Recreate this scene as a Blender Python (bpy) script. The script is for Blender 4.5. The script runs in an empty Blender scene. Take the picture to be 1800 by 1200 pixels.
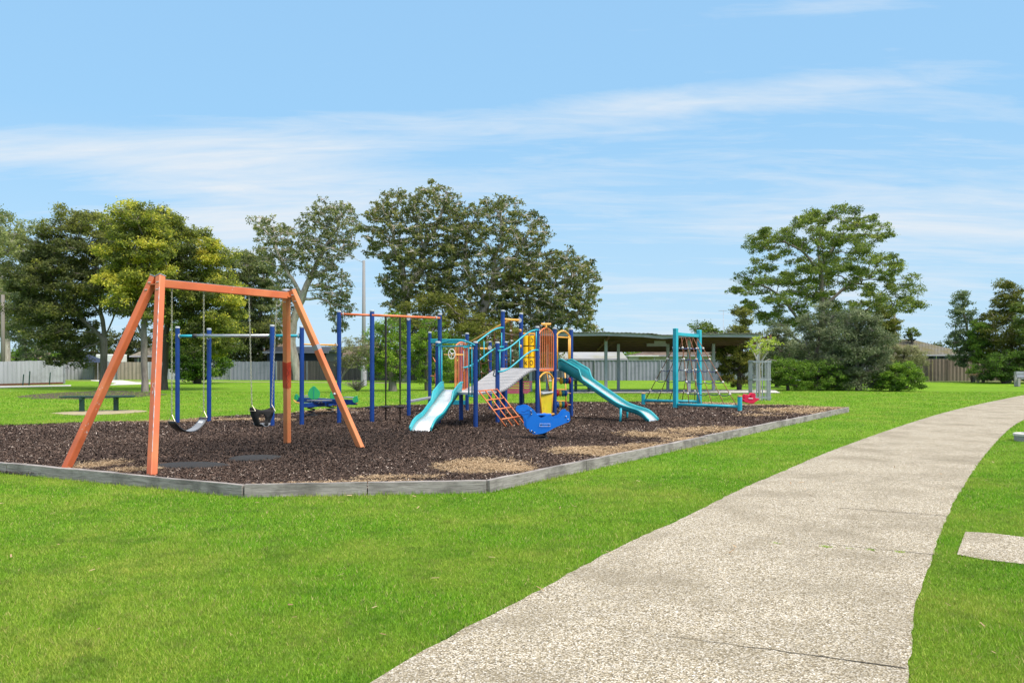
import bpy, math, random
import numpy as np
from mathutils import Vector, Matrix
random.seed(7)
RNG = np.random.default_rng(11)
PI = math.pi
SC = bpy.context.scene
COL = SC.collection
# ---- camera model of the photograph: level camera, eye height 1.6 m
F, HC, YH, CX = 1500.0, 1.6, 635.0, 900.0
MZ = 0.05                                            # level of the bark mulch
def gp(x, y, z=0.0):
    Y = F*(HC-z)/(y-YH)
    return Vector(((x-CX)/F*Y, Y, z))
def wp(x, y, Y):
    return Vector(((x-CX)/F*Y, Y, HC-(y-YH)/F*Y))
def mp(x, y): return gp(x, y, MZ)

# =====================================================================  materials
def nt_new(name):
    m = bpy.data.materials.new(name); m.use_nodes = True
    nt = m.node_tree; nt.nodes.clear()
    out = nt.nodes.new('ShaderNodeOutputMaterial')
    b = nt.nodes.new('ShaderNodeBsdfPrincipled')
    nt.links.new(b.outputs[0], out.inputs[0])
    return m, nt, b, out
def N(nt, t, **kw):
    n = nt.nodes.new(t)
    for k, v in kw.items():
        if k in n.inputs: n.inputs[k].default_value = v
        else: setattr(n, k, v)
    return n
def coords(nt, scale=(1,1,1), rot=(0,0,0), kind='Object'):
    tc = nt.nodes.new('ShaderNodeTexCoord'); mpn = nt.nodes.new('ShaderNodeMapping')
    mpn.inputs['Scale'].default_value = scale; mpn.inputs['Rotation'].default_value = rot
    nt.links.new(tc.outputs[kind], mpn.inputs[0]); return mpn.outputs[0]
def ramp(nt, fac, stops, interp='LINEAR'):
    r = nt.nodes.new('ShaderNodeValToRGB'); r.color_ramp.interpolation = interp
    e = r.color_ramp.elements
    while len(e) > 1: e.remove(e[-1])
    e[0].position = stops[0][0]; c = stops[0][1]; e[0].color = (*c, 1) if len(c) == 3 else c
    for p, c in stops[1:]:
        k = e.new(p); k.color = (*c, 1)
    nt.links.new(fac, r.inputs[0]); return r.outputs[0]
def mixc(nt, fac, a, b, mode='MIX'):
    m = nt.nodes.new('ShaderNodeMix'); m.data_type = 'RGBA'; m.blend_type = mode
    for s, v in ((m.inputs[0], fac), (m.inputs[6], a), (m.inputs[7], b)):
        if hasattr(v, 'links'): nt.links.new(v, s)
        elif isinstance(v, (int, float)): s.default_value = v
        else: s.default_value = (*v, 1)
    return m.outputs[2]
def noise(nt, vec, scale, detail=4, rough=.55, dist=0):
    n = N(nt, 'ShaderNodeTexNoise', Scale=scale, Detail=detail, Roughness=rough, Distortion=dist)
    nt.links.new(vec, n.inputs['Vector']); return n.outputs['Fac']
def mrange(nt, v, a, b, c=0., d=1.):
    n = nt.nodes.new('ShaderNodeMapRange'); n.inputs[1].default_value = a; n.inputs[2].default_value = b
    n.inputs[3].default_value = c; n.inputs[4].default_value = d
    nt.links.new(v, n.inputs[0]); return n.outputs[0]
def bump(nt, b, h, strength=.4, dist=.02):
    n = N(nt, 'ShaderNodeBump', Strength=strength, Distance=dist)
    nt.links.new(h, n.inputs['Height']); nt.links.new(n.outputs[0], b.inputs['Normal'])
def mul(c, k): return tuple(min(1, x*k) for x in c)
MATS = {}
def paint(name, col, rough=.5, var=.18, scale=4., metal=0., wear=None, wear_amt=.30, bmp=0., fade=None, stretch=(1,1,1)):
    """painted / plain surface with tonal variation and optional worn flecks"""
    m, nt, b, out = nt_new(name)
    v = coords(nt, stretch)
    n1 = noise(nt, v, scale, 5, .6)
    c = ramp(nt, n1, [(.25, mul(col, 1-var)), (.75, mul(col, 1+var))])
    if fade:                                          # sun-bleached patches
        n3 = noise(nt, v, scale*.35, 3, .5, .5)
        c = mixc(nt, mrange(nt, n3, .42, .68), c, fade)
    if wear:
        n2 = noise(nt, v, 38., 3, .6); n4 = noise(nt, v, 3.1, 2, .5)
        mm = nt.nodes.new('ShaderNodeMath'); mm.operation = 'MULTIPLY'
        nt.links.new(n2, mm.inputs[0]); nt.links.new(n4, mm.inputs[1])
        c = mixc(nt, mrange(nt, mm.outputs[0], wear_amt, wear_amt+.03), c, wear)
    nt.links.new(c, b.inputs['Base Color'])
    rr = mrange(nt, n1, .2, .8, max(.05, rough-.12), min(1, rough+.12))
    nt.links.new(rr, b.inputs['Roughness']); b.inputs['Metallic'].default_value = metal
    if bmp: bump(nt, b, noise(nt, v, scale*6, 6, .7), bmp, .01)
    MATS[name] = m; return m
paint('orange_paint', (.60,.14,.052), .5, .2, 1.6, wear=(.60,.55,.50), wear_amt=.41, fade=(.76,.31,.12))
paint('red_paint', (.48,.045,.02), .5, .25, 6, fade=(.60,.12,.045))
paint('orange_tube', (.66,.15,.045), .45, .12, 5, fade=(.72,.24,.1))
paint('blue_post', (.002,.034,.185), .5, .22, 3, wear=(.35,.42,.55), wear_amt=.46, fade=(.002,.045,.26))
paint('cap_grey', (.42,.45,.48), .5, .1)
paint('teal', (.012,.33,.42), .4, .14, 4, wear=(.5,.55,.55), wear_amt=.47, fade=(.03,.42,.52))
paint('teal_dark', (.010,.29,.33), .42, .2, 2, fade=(.04,.40,.45))
paint('yellow_tube', (.78,.36,.04), .45, .12, 4, fade=(.82,.46,.12))
paint('yellow_panel', (.86,.50,.005), .45, .06, 3)
paint('white_knot', (.62,.60,.56), .6, .2, 20)
paint('rope', (.20,.085,.045), .9, .3, 30)
paint('rope_blue', (.035,.045,.13), .9, .3, 30)
paint('black_plastic', (.02,.02,.022), .5, .3, 6)
paint('rubber', (.020,.019,.019), .97, .3, 8, bmp=.3)
paint('belt', (.03,.03,.034), .42, .3, 6)
paint('belt_grey', (.22,.235,.26), .5, .2, 12)
paint('steel', (.50,.51,.52), .36, .16, 8, metal=.85)
paint('galv', (.33,.34,.375), .5, .16, 5, metal=.35)
paint('chain', (.50,.46,.36), .4, .15, 12, metal=.6)
paint('slide_steel', (.72,.73,.74), .30, .1, 3, metal=.55, stretch=(1,1,1))
paint('deck_grey', (.46,.45,.45), .55, .1, 3, wear=(.2,.2,.24), wear_amt=.40, stretch=(1,6,1))
paint('deck_edge', (.14,.14,.15), .7, .2, 8)
paint('rider_blue', (.006,.17,.66), .38, .08, 2, wear=(.3,.45,.7), wear_amt=.47)
paint('rider_red', (.62,.012,.06), .4, .1, 3)
paint('leaf_green', (.015,.29,.10), .4, .15, 5, fade=(.04,.36,.08))
paint('bead_red', (.50,.01,.012), .35, .08); paint('bead_yellow', (.80,.45,.01), .35, .08)
paint('bead_blue', (.01,.09,.38), .35, .08); paint('bead_teal', (.01,.24,.25), .35, .08)
paint('bench_green', (.010,.045,.036), .5, .2, 6)
paint('bench_pink', (.33,.07,.10), .6, .25, 9)
paint('grey_wood', (.30,.29,.28), .85, .25, 5, bmp=.4, stretch=(1,1,8))
paint('graffiti_yellow', (.66,.47,.02), .4, .2, 4, wear=(.06,.07,.04), wear_amt=.38, fade=(.50,.52,.01))
paint('white_paint', (.72,.73,.73), .5, .08)
paint('cream_wall', (.55,.49,.41), .8, .1, 2)
paint('dark_shed', (.02,.023,.028), .6, .2, 3)
paint('blue_tarp', (.008,.02,.055), .6, .3, 2)
paint('brown_beam', (.10,.055,.035), .8, .3, 3)
paint('rust', (.14,.05,.03), .85, .3, 8)
paint('fascia', (.36,.335,.40), .6, .2, 2)
paint('roof_under', (.12,.088,.07), .85, .35, 1.5, stretch=(1,4,1))
paint('roof_tin', (.24,.225,.245), .7, .3, 1.2)
paint('shed_roof', (.33,.335,.35), .6, .15, 1.0, fade=(.25,.25,.18))
paint('concrete', (.45,.43,.39), .9, .15, 2, bmp=.3)
paint('concrete_pale', (.56,.54,.50), .9, .1, 2)
paint('sand_pad', (.33,.28,.17), .95, .3, 3)
paint('window_dark', (.03,.04,.05), .15, .2)
paint('brick_wall', (.22,.10,.07), .85, .2, 8)
paint('pole_wood', (.19,.17,.15), .9, .2, 4, stretch=(1,1,.2))
paint('pole_grey', (.23,.23,.235), .7, .15, 1.5, stretch=(1,1,.3))
paint('graf_dark', (.05,.02,.02), .7, .1)
paint('ink', (.012,.012,.012), .5, .1)
paint('brass', (.55,.30,.10), .4, .15, 8, metal=.4)

def tile_mat(name, c1, c2, moss=None):
    m, nt, b, out = nt_new(name); v = coords(nt)
    w = N(nt, 'ShaderNodeTexBrick', Scale=1.0); w.inputs['Brick Width'].default_value = .3
    w.inputs['Row Height'].default_value = .3; w.inputs['Mortar Size'].default_value = .03
    nt.links.new(v, w.inputs['Vector'])
    w.inputs['Color1'].default_value = (*c1, 1); w.inputs['Color2'].default_value = (*c2, 1); w.inputs['Mortar'].default_value = (*mul(c1, .35), 1)
    c = w.outputs['Color']
    c = mixc(nt, mrange(nt, noise(nt, v, 1.2, 5, .7), .4, .62), c, moss or mul(c2, 1.3))
    nt.links.new(c, b.inputs['Base Color']); b.inputs['Roughness'].default_value = .9
    bump(nt, b, w.outputs['Fac'], .6, .03)
    MATS[name] = m
tile_mat('tile_brown', (.085,.058,.042), (.12,.085,.06))
tile_mat('tile_moss', (.14,.13,.105), (.19,.175,.14), moss=(.115,.10,.035))
tile_mat('tile_grey', (.13,.115,.09), (.18,.16,.125))

def fence_mat(name, c1, c2, stain, rough=.85, metal=0.):
    m, nt, b, out = nt_new(name)
    v = coords(nt, (7, 7, .35)); v2 = coords(nt, (.5, .5, .8))
    c = ramp(nt, noise(nt, v, 1.0, 3, .7), [(.3, c1), (.7, c2)])
    c = mixc(nt, mrange(nt, noise(nt, v2, 1.3, 6, .7), .5, .72, 0, .75), c, stain)
    nt.links.new(c, b.inputs['Base Color']); b.inputs['Roughness'].default_value = rough; b.inputs['Metallic'].default_value = metal
    MATS[name] = m
fence_mat('fence_pale', (.29,.30,.335), (.38,.39,.43), (.21,.215,.23), .7, 0)
fence_mat('fence_grey', (.19,.195,.25), (.265,.27,.335), (.12,.125,.16), .7, 0)
fence_mat('fence_brown', (.13,.105,.085), (.22,.18,.145), (.09,.075,.065))
fence_mat('fence_light_brown', (.24,.20,.16), (.33,.28,.23), (.13,.12,.11))
fence_mat('fence_dark', (.075,.065,.062), (.14,.12,.11), (.05,.045,.045))
fence_mat('fence_weathered', (.22,.24,.25), (.32,.34,.35), (.15,.16,.17))

def wood_edging():
    m, nt, b, out = nt_new('weathered_sleeper')
    v = coords(nt, (1.2, 1.2, 14)); v2 = coords(nt, (1, 1, 1))
    n1 = noise(nt, v, 3.0, 8, .7, .6); n2 = noise(nt, v2, 2.2, 5, .6)
    c = ramp(nt, n1, [(.25, (.11,.092,.085)), (.5, (.29,.262,.245)), (.8, (.47,.43,.40))])
    c = mixc(nt, mrange(nt, n2, .48, .66, 0, .65), c, (.085,.075,.068))
    nt.links.new(c, b.inputs['Base Color']); b.inputs['Roughness'].default_value = .92
    bump(nt, b, n1, .7, .012); MATS['sleeper'] = m
wood_edging()

def lawn_mat():
    m, nt, b, out = nt_new('lawn_soil'); v = coords(nt)
    n1 = noise(nt, v, .22, 4, .6); n2 = noise(nt, v, 2.1, 5, .65); n3 = noise(nt, v, 45, 4, .8)
    c = ramp(nt, n1, [(.3, (.115,.255,.014)), (.7, (.19,.34,.02))])
    c = mixc(nt, mrange(nt, n2, .45, .75, 0, .7), c, (.25,.36,.045))
    c = mixc(nt, mrange(nt, n3, .50, .34, 0, .65), c, (.045,.11,.010))
    nt.links.new(c, b.inputs['Base Color']); b.inputs['Roughness'].default_value = .95
    b.inputs['Specular IOR Level'].default_value = .1
    bump(nt, b, n3, .9, .04); MATS['lawn'] = m
lawn_mat()
def attr_mat(name, stops, transl=.3, rough=.6, attr='lv', spec=.3, nvar=0.):
    m, nt, b, out = nt_new(name)
    a = nt.nodes.new('ShaderNodeAttribute'); a.attribute_name = attr
    c = ramp(nt, a.outputs['Fac'], stops)
    if nvar:
        n = noise(nt, coords(nt), .55, 4, .6)
        c = mixc(nt, mrange(nt, n, .42, .70, 0, 1.), c, mixc(nt, nvar, c, (.52,.50,.10)))
        n = noise(nt, coords(nt), 1.9, 3, .6)
        c = mixc(nt, mrange(nt, n, .52, .68, 0, .5), c, mixc(nt, .8, c, (.045,.16,.015)))
        n = noise(nt, coords(nt), 3.6, 5, .75); c = mixc(nt, mrange(nt, n, .52, .68, 0, .6), c, (.17,.20,.05))
    nt.links.new(c, b.inputs['Base Color']); b.inputs['Roughness'].default_value = rough
    b.inputs['Specular IOR Level'].default_value = spec
    if transl:
        t = nt.nodes.new('ShaderNodeBsdfTranslucent'); ms = nt.nodes.new('ShaderNodeMixShader')
        ms.inputs[0].default_value = transl
        nt.links.new(c, t.inputs[0]); nt.links.new(b.outputs[0], ms.inputs[1]); nt.links.new(t.outputs[0], ms.inputs[2])
        nt.links.new(ms.outputs[0], out.inputs[0])
    MATS[name] = m
attr_mat('grass_blades', [(0, (.075,.20,.010)), (.45, (.18,.405,.016)), (.8, (.29,.50,.03)), (.93, (.42,.48,.10)), (1, (.54,.46,.20))], .35, .6, nvar=.65)
attr_mat('bark_chips', [(0, (.024,.017,.014)), (.4, (.070,.045,.034)), (.75, (.145,.095,.072)), (.92, (.28,.20,.155)), (1, (.56,.47,.40))], 0, .9)
attr_mat('straw', [(0, (.26,.165,.085)), (.5, (.44,.31,.18)), (1, (.60,.46,.30))], .1, .9)
G = {
 'gum':   [(0, (.022,.040,.018)), (.4, (.060,.085,.030)), (.75, (.12,.145,.05)), (1, (.21,.22,.09))],
 'gum2':  [(0, (.020,.036,.016)), (.4, (.055,.076,.022)), (.75, (.105,.125,.035)), (1, (.17,.16,.06))],
 'pale':  [(0, (.05,.075,.035)), (.5, (.12,.155,.06)), (1, (.24,.27,.12))],
 'dark':  [(0, (.016,.026,.011)), (.45, (.046,.062,.024)), (.8, (.088,.108,.034)), (1, (.19,.22,.04))],
 'lime':  [(0, (.018,.030,.011)), (.35, (.050,.072,.020)), (.62, (.095,.125,.026)), (.8, (.19,.23,.03)), (1, (.36,.35,.055))],
 'olive': [(0, (.028,.042,.010)), (.5, (.08,.10,.020)), (1, (.17,.18,.035))],
 'fig':   [(0, (.020,.040,.010)), (.4, (.062,.100,.020)), (.8, (.13,.18,.035)), (1, (.24,.28,.07))],
 'grey':  [(0, (.030,.045,.028)), (.5, (.085,.115,.065)), (1, (.19,.22,.14))],
 'greyolive': [(0, (.045,.052,.028)), (.5, (.11,.125,.065)), (1, (.26,.27,.16))],
 'shrub': [(0, (.015,.038,.008)), (.5, (.060,.120,.018)), (1, (.16,.26,.035))],
 'bright':[(0, (.020,.050,.008)), (.5, (.085,.165,.018)), (1, (.23,.34,.04))],
 'yellow':[(0, (.08,.13,.012)), (.5, (.17,.25,.022)), (1, (.30,.36,.05))],
 'blue':  [(0, (.025,.048,.026)), (.5, (.070,.11,.055)), (1, (.17,.22,.12))],
 'twig':  [(0, (.14,.10,.07)), (.5, (.28,.20,.15)), (1, (.45,.36,.28))],
}
for k in ('gum', 'gum2'): G[k] = [(p, (c[0]*1.18, c[1]*1.17, c[2]*1.35)) for p, c in G[k]]
for k, s in G.items(): attr_mat('leaf_'+k, [(p, (c[0]*2.15, c[1]*1.95, c[2]*1.7)) for p, c in s], .42, .6)
def bark(name, c1, c2):
    m, nt, b, out = nt_new(name)
    n1 = noise(nt, coords(nt, (3,3,.7)), 1.6, 6, .7)
    c = ramp(nt, n1, [(.3, c1), (.7, c2)])
    nt.links.new(c, b.inputs['Base Color']); b.inputs['Roughness'].default_value = .9
    bump(nt, b, n1, .6, .05); MATS[name] = m
bark('bark_pale', (.24,.19,.15), (.62,.57,.51)); bark('bark_grey', (.11,.09,.075), (.27,.235,.205)); bark('bark_dark', (.05,.04,.035), (.13,.105,.085))

def path_mat():
    m, nt, b, out = nt_new('exposed_aggregate'); v = coords(nt)
    vo = N(nt, 'ShaderNodeTexVoronoi', Scale=110.0); nt.links.new(v, vo.inputs['Vector'])
    sep = nt.nodes.new('ShaderNodeSeparateColor'); nt.links.new(vo.outputs['Color'], sep.inputs[0])
    c = ramp(nt, sep.outputs[0], [(0, (.09,.073,.05)), (.2, (.24,.195,.125)), (.4, (.40,.34,.235)), (.7, (.52,.465,.365)), (.9, (.66,.61,.53)), (1, (.80,.77,.71))])
    edge = mrange(nt, vo.outputs['Distance'], .46, .72, 0, .85)
    c = mixc(nt, edge, c, (.13,.115,.085))
    n1 = noise(nt, v, .9, 6, .65); n2 = noise(nt, v, 6., 5, .7)
    c = mixc(nt, mrange(nt, n1, .46, .64, 0, .55), c, (.17,.145,.10))
    c = mixc(nt, mrange(nt, n2, .55, .75, 0, .35), c, (.20,.18,.15))
    nt.links.new(c, b.inputs['Base Color']); b.inputs['Roughness'].default_value = .95; b.inputs['Specular IOR Level'].default_value = .15
    bump(nt, b, vo.outputs['Distance'], -.5, .006); MATS['path'] = m
path_mat()
def mulch_mat():
    m, nt, b, out = nt_new('mulch_base'); v = coords(nt)
    n1 = noise(nt, v, 30, 6, .8); n2 = noise(nt, v, .5, 4, .6)
    c = ramp(nt, n1, [(.3, (.020,.012,.010)), (.55, (.07,.042,.033)), (.75, (.17,.115,.09))])
    c = mixc(nt, mrange(nt, n2, .5, .7, 0, .5), c, (.095,.045,.03))
    nt.links.new(c, b.inputs['Base Color']); b.inputs['Roughness'].default_value = .95
    bump(nt, b, n1, 1., .05); MATS['mulch'] = m
mulch_mat()

# =====================================================================  mesh builder and objects
ORG = {}
class MB:
    def __init__(s): s.v = []; s.f = []
    def add(s, vs, fs):
        o = len(s.v); s.v += [tuple(v) for v in vs]; s.f += [tuple(i+o for i in f) for f in fs]; return s
    def box(s, c, d, R=None):
        c = Vector(c); hx, hy, hz = d[0]/2, d[1]/2, d[2]/2
        vs = [Vector((x, y, z)) for x in (-hx, hx) for y in (-hy, hy) for z in (-hz, hz)]
        if R is not None: vs = [R @ v for v in vs]
        return s.add([c+v for v in vs], [(0,1,3,2), (4,6,7,5), (0,4,5,1), (2,3,7,6), (0,2,6,4), (1,5,7,3)])
    def bar(s, p0, p1, w, d, up=(0,0,1)):
        p0, p1 = Vector(p0), Vector(p1); a = (p1-p0).normalized(); up = Vector(up)
        if abs(a.dot(up)) > .98: up = Vector((1,0,0))
        x = a.cross(up).normalized(); y = x.cross(a).normalized()
        vs = [p+x*(i*w/2)+y*(j*d/2) for p in (p0, p1) for i in (-1, 1) for j in (-1, 1)]
        return s.add(vs, [(0,1,3,2), (4,6,7,5), (0,4,5,1), (2,3,7,6), (0,2,6,4), (1,5,7,3)])
    def tube(s, pts, r, n=8, cap=True):
        pts = [Vector(p) for p in pts]; k = len(pts)
        rs = r if isinstance(r, (list, tuple)) else [r]*k
        vs = []; prev = None
        for i, p in enumerate(pts):
            t = (pts[min(i+1, k-1)]-pts[max(i-1, 0)])
            t = t.normalized() if t.length > 1e-9 else Vector((0,0,1))
            if prev is None:
                u = Vector((1,0,0)) if abs(t.x) < .9 else Vector((0,1,0))
                x = t.cross(u).normalized()
            else:
                x = prev-t*prev.dot(t); x = x.normalized() if x.length > 1e-6 else t.orthogonal().normalized()
            prev = x; y = t.cross(x)
            for j in range(n):
                a = 2*PI*j/n; vs.append(p+(x*math.cos(a)+y*math.sin(a))*rs[i])
        fs = [(i*n+j, i*n+(j+1) % n, (i+1)*n+(j+1) % n, (i+1)*n+j) for i in range(k-1) for j in range(n)]
        if cap: fs += [tuple(range(n))[::-1], tuple((k-1)*n+j for j in range(n))]
        return s.add(vs, fs)
    def ball(s, c, r, n=8, m=6):
        c = Vector(c); rx, ry, rz = (r, r, r) if isinstance(r, (int, float)) else r
        vs = [c+Vector((0, 0, -rz))]
        for i in range(1, m):
            a = -PI/2+PI*i/m
            for j in range(n):
                b = 2*PI*j/n; vs.append(c+Vector((rx*math.cos(a)*math.cos(b), ry*math.cos(a)*math.sin(b), rz*math.sin(a))))
        vs.append(c+Vector((0, 0, rz))); L = len(vs)-1
        fs = [(0, 1+(j+1) % n, 1+j) for j in range(n)]
        fs += [(1+i*n+j, 1+i*n+(j+1) % n, 1+(i+1)*n+(j+1) % n, 1+(i+1)*n+j) for i in range(m-2) for j in range(n)]
        fs += [(L, 1+(m-2)*n+j, 1+(m-2)*n+(j+1) % n) for j in range(n)]
        return s.add(vs, fs)
    def prism(s, pts, o, ax, ay, th):
        """outline pts (2-D) in the plane o+ax*u+ay*v, thickness th centred on it"""
        o, ax, ay = Vector(o), Vector(ax).normalized(), Vector(ay).normalized(); nz = ax.cross(ay).normalized(); n = len(pts)
        vs = [o+ax*u+ay*v+nz*k for k in (-th/2, th/2) for u, v in pts]
        return s.add(vs, [tuple(range(n))[::-1], tuple(range(n, 2*n))]+[(i, (i+1) % n, n+(i+1) % n, n+i) for i in range(n)])
    def poly(s, pts): return s.add(pts, [tuple(range(len(pts)))])
    def sheet(s, rows):
        k = len(rows[0]); vs = [p for r in rows for p in r]
        return s.add(vs, [(i*k+j, i*k+j+1, (i+1)*k+j+1, (i+1)*k+j) for i in range(len(rows)-1) for j in range(k-1)])
    def build(s, name, mat, parent=None, smooth=False, bevel=0, solid=0, label=None):
        o = ORG.get(parent.name, Vector((0,0,0))) if parent is not None else Vector((0,0,0))
        me = bpy.data.meshes.new(name)
        me.from_pydata([tuple(Vector(v)-o) for v in s.v], [], s.f)
        me.validate(); me.update()
        ob = bpy.data.objects.new(name, me); COL.objects.link(ob)
        me.materials.append(MATS[mat] if isinstance(mat, str) else mat)
        if smooth: me.shade_smooth()
        if parent is not None: ob.parent = parent; ORG[ob.name] = o
        if solid:
            md = ob.modifiers.new('solid', 'SOLIDIFY'); md.thickness = solid; md.offset = 0
        if bevel:
            md = ob.modifiers.new('bevel', 'BEVEL'); md.width = bevel; md.segments = 2
        if label: ob['label'] = label
        return ob
def tag(o, label, cat, group=None):
    o['label'] = label; o['category'] = cat
    if group: o['group'] = group
    return o
def thing(name, loc, label, cat, group=None):
    o = bpy.data.objects.new(name, None); o.empty_display_size = .2; COL.objects.link(o)
    o.location = loc; ORG[o.name] = Vector(loc); return tag(o, label, cat, group)
def fast_mesh(name, V, NV, lv, mat, parent=None):
    """V: (nfaces*NV, 3) array of separate faces with NV corners; lv one value per face"""
    if parent is not None: V = V-np.array(ORG[parent.name])
    nf = len(V)//NV; me = bpy.data.meshes.new(name)
    me.vertices.add(len(V)); me.vertices.foreach_set('co', V.astype(np.float32).ravel())
    me.loops.add(len(V)); me.loops.foreach_set('vertex_index', np.arange(len(V), dtype=np.int32))
    me.polygons.add(nf); me.polygons.foreach_set('loop_start', np.arange(0, len(V), NV, dtype=np.int32))
    me.update(calc_edges=True)
    a = me.attributes.new('lv', 'FLOAT', 'FACE'); a.data.foreach_set('value', np.clip(lv, 0, 1).astype(np.float32))
    me.materials.append(MATS[mat])
    ob = bpy.data.objects.new(name, me); COL.objects.link(ob)
    if parent is not None: ob.parent = parent; ORG[ob.name] = ORG[parent.name]
    return ob
def struct(o, kind='structure'): o['kind'] = kind; return o
def inpoly(x, y, poly):
    c = np.zeros(len(x), bool); n = len(poly)
    for i in range(n):
        x1, y1 = poly[i][0], poly[i][1]; x2, y2 = poly[(i+1) % n][0], poly[(i+1) % n][1]
        if y1 == y2: continue
        k = ((y1 > y) != (y2 > y)) & (x < (x2-x1)*(y-y1)/(y2-y1)+x1); c ^= k
    return c
def resample(pts, step):
    out = [Vector(pts[0])]
    for a, b in zip(pts[:-1], pts[1:]):
        a, b = Vector(a), Vector(b); n = max(1, int((b-a).length/step))
        out += [a.lerp(b, (i+1)/n) for i in range(n)]
    return out
def smooth_poly(pts, it=2):
    for _ in range(it):
        q = [pts[0]]
        for a, b in zip(pts[:-1], pts[1:]):
            q += [a.lerp(b, .25), a.lerp(b, .75)]
        pts = q+[pts[-1]]
    return pts

# =====================================================================  ground
MUL = [gp(-140,816), gp(0,832), gp(215,851), gp(430,873), gp(640,870), gp(855,865)] 
edge_r = [gp(855,865), gp(1005,832), gp(1195,790), gp(1350,755), gp(1490,724)]
back = [gp(1490,719), gp(1300,711), gp(1130,708), gp(900,711), gp(700,714), gp(600,720), gp(450,732), gp(300,741), gp(150,745), gp(0,749), gp(-140,754)]
mulch_poly = [Vector((p.x, p.y, 0)) for p in MUL+edge_r[1:]+back]
PL = [gp(*p) for p in ((600,1240), (647,1200), (800,1113), (933,1047), (1033,990), (1133,940), (1200,912), (1300,860), (1380,827), (1450,796), (1586,747), (1683,718), (1800,694))]
PR = [gp(*p) for p in ((1590,1250), (1597,1183), (1605,1077), (1620,1033), (1637,987), (1663,907), (1700,843), (1730,800), (1769,757), (1800,736))]
PL = [Vector((-1.3, 2.9, 0)), ]+PL+[Vector((40,60,0)), Vector((58,80,0))]
PR = [Vector((1.5, 2.4, 0)), ]+PR+[Vector((27.5,41,0)), Vector((43,58,0)), Vector((62,78,0))]
PL = [Vector((-2.6,1.0,0))]+smooth_poly(PL); PR = [Vector((.9,.4,0))]+smooth_poly(PR)
def jitter_edge(pts, amp=.02):
    q = resample(pts, .12); out = []
    for p in q: out.append(Vector((p.x+random.gauss(0, amp), p.y+random.gauss(0, amp), 0)))
    return out
path_poly = [Vector((p.x, p.y, 0)) for p in PL]+[Vector((p.x, p.y, 0)) for p in reversed(PR)]
pad_poly = [gp(1697,935), gp(1740,937), gp(1805,945), gp(1960,962), gp(1960,1012), gp(1800,992), gp(1730,984), gp(1682,975)]
dirt_poly = [gp(30,696), gp(90,690), gp(190,686), gp(262,688), gp(300,692), gp(262,697), gp(140,702), gp(60,701)]
bpad_poly = [gp(88,726), gp(150,721), gp(240,720), gp(268,723), gp(200,728), gp(130,730)]
slab_poly = [gp(940,691), gp(1372,691), gp(1360,685.5), gp(960,685.5)]
farpath = [[gp(-60,683), gp(125,678.5), gp(125,676.5), gp(-60,679)], [gp(160,667.8), gp(215,668.2), gp(238,671.5), gp(265,672), gp(265,675), gp(190,677), (gp(205,673.5)), gp(160,669)]]
bare = [mulch_poly, path_poly, pad_poly, bpad_poly, dirt_poly, slab_poly]+farpath

def ground():
    mb = MB(); xs = list(np.linspace(-60, 60, 61)); ys = [-6]+list(np.linspace(0, 80, 61))
    xs = [-900, -300, -120]+xs+[120, 300, 900]; ys = [-60]+ys+[110, 160, 300, 900]
    mb.sheet([[Vector((x, y, -.004)) for x in xs] for y in ys])
    return struct(mb.build('lawn', 'lawn'))
ground()
pts = jitter_edge(PL, .006)+jitter_edge(PR, .006)[::-1]
path = struct(MB().poly([Vector((p.x, p.y, .006)) for p in pts]).build('path', 'path'))
# joints between the slabs of the path
jm = MB()
jn = [((1085,1107), (1592,1176)), ((1240,936), (1655,977)), ((1310,880), (1668,908)), ((1387,828), (1693,848)), ((1450,800), (1728,812)), ((1510,776), (1748,785)), ((1560,757), (1765,763)), ((1620,737), (1790,744))]
for a, b in jn:
    q = resample([gp(*a), gp(*b)], .08); w = .006
    L = [Vector((p.x+random.gauss(0,.004), p.y+random.gauss(0,.005), .0095)) for p in q]
    T = [min(1, .12+1.3*i/len(L)) for i in range(len(L))]; jm.sheet([[p+Vector((0,-w*t,0)) for p, t in zip(L, T)], [p+Vector((0,w*t*random.uniform(.1,1.2),0)) for p, t in zip(L, T)]])
paint('joint_dirt', (.045,.035,.022), .95)
struct(jm.build('path_joints', 'joint_dirt'))
struct(MB().poly([Vector((p.x, p.y, .006)) for p in pad_poly]).build('side_pavement', 'path'))
struct(MB().poly([Vector((p.x, p.y, .03)) for p in slab_poly]).build('shelter_slab', 'concrete_pale'))
for i, fp in enumerate(farpath): struct(MB().poly([Vector((p.x, p.y, .01)) for p in fp]).build('distant_path', 'concrete_pale'))
struct(MB().poly([Vector((p.x, p.y, .004)) for p in smooth_poly(bpad_poly+[bpad_poly[0]], 2)[:-1]]).build('bench_ground', 'sand_pad'))
paint('soil', (.07,.048,.033), .95, .45, 1.2, bmp=.5)
dirt_poly = [Vector((p.x+random.gauss(0,.10), p.y+random.gauss(0,.28), 0)) for p in resample(smooth_poly(dirt_poly+[dirt_poly[0]], 2), .3)[:-1]]; bare[4] = dirt_poly
struct(MB().poly([Vector((p.x, p.y, .004)) for p in dirt_poly]).build('bare_soil', 'soil'))
# thin far track crossing the grass
struct(MB().poly([gp(-100,666.6,.008), gp(720,672.6,.008), gp(720,673.4,.008), gp(-100,667.2,.008)]).build('distant_path', 'sand_pad'))
struct(MB().poly([gp(1560,669.9,.008), gp(1900,670.1,.008), gp(1900,670.9,.008), gp(1560,670.7,.008)]).build('distant_path', 'sand_pad'))

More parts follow.
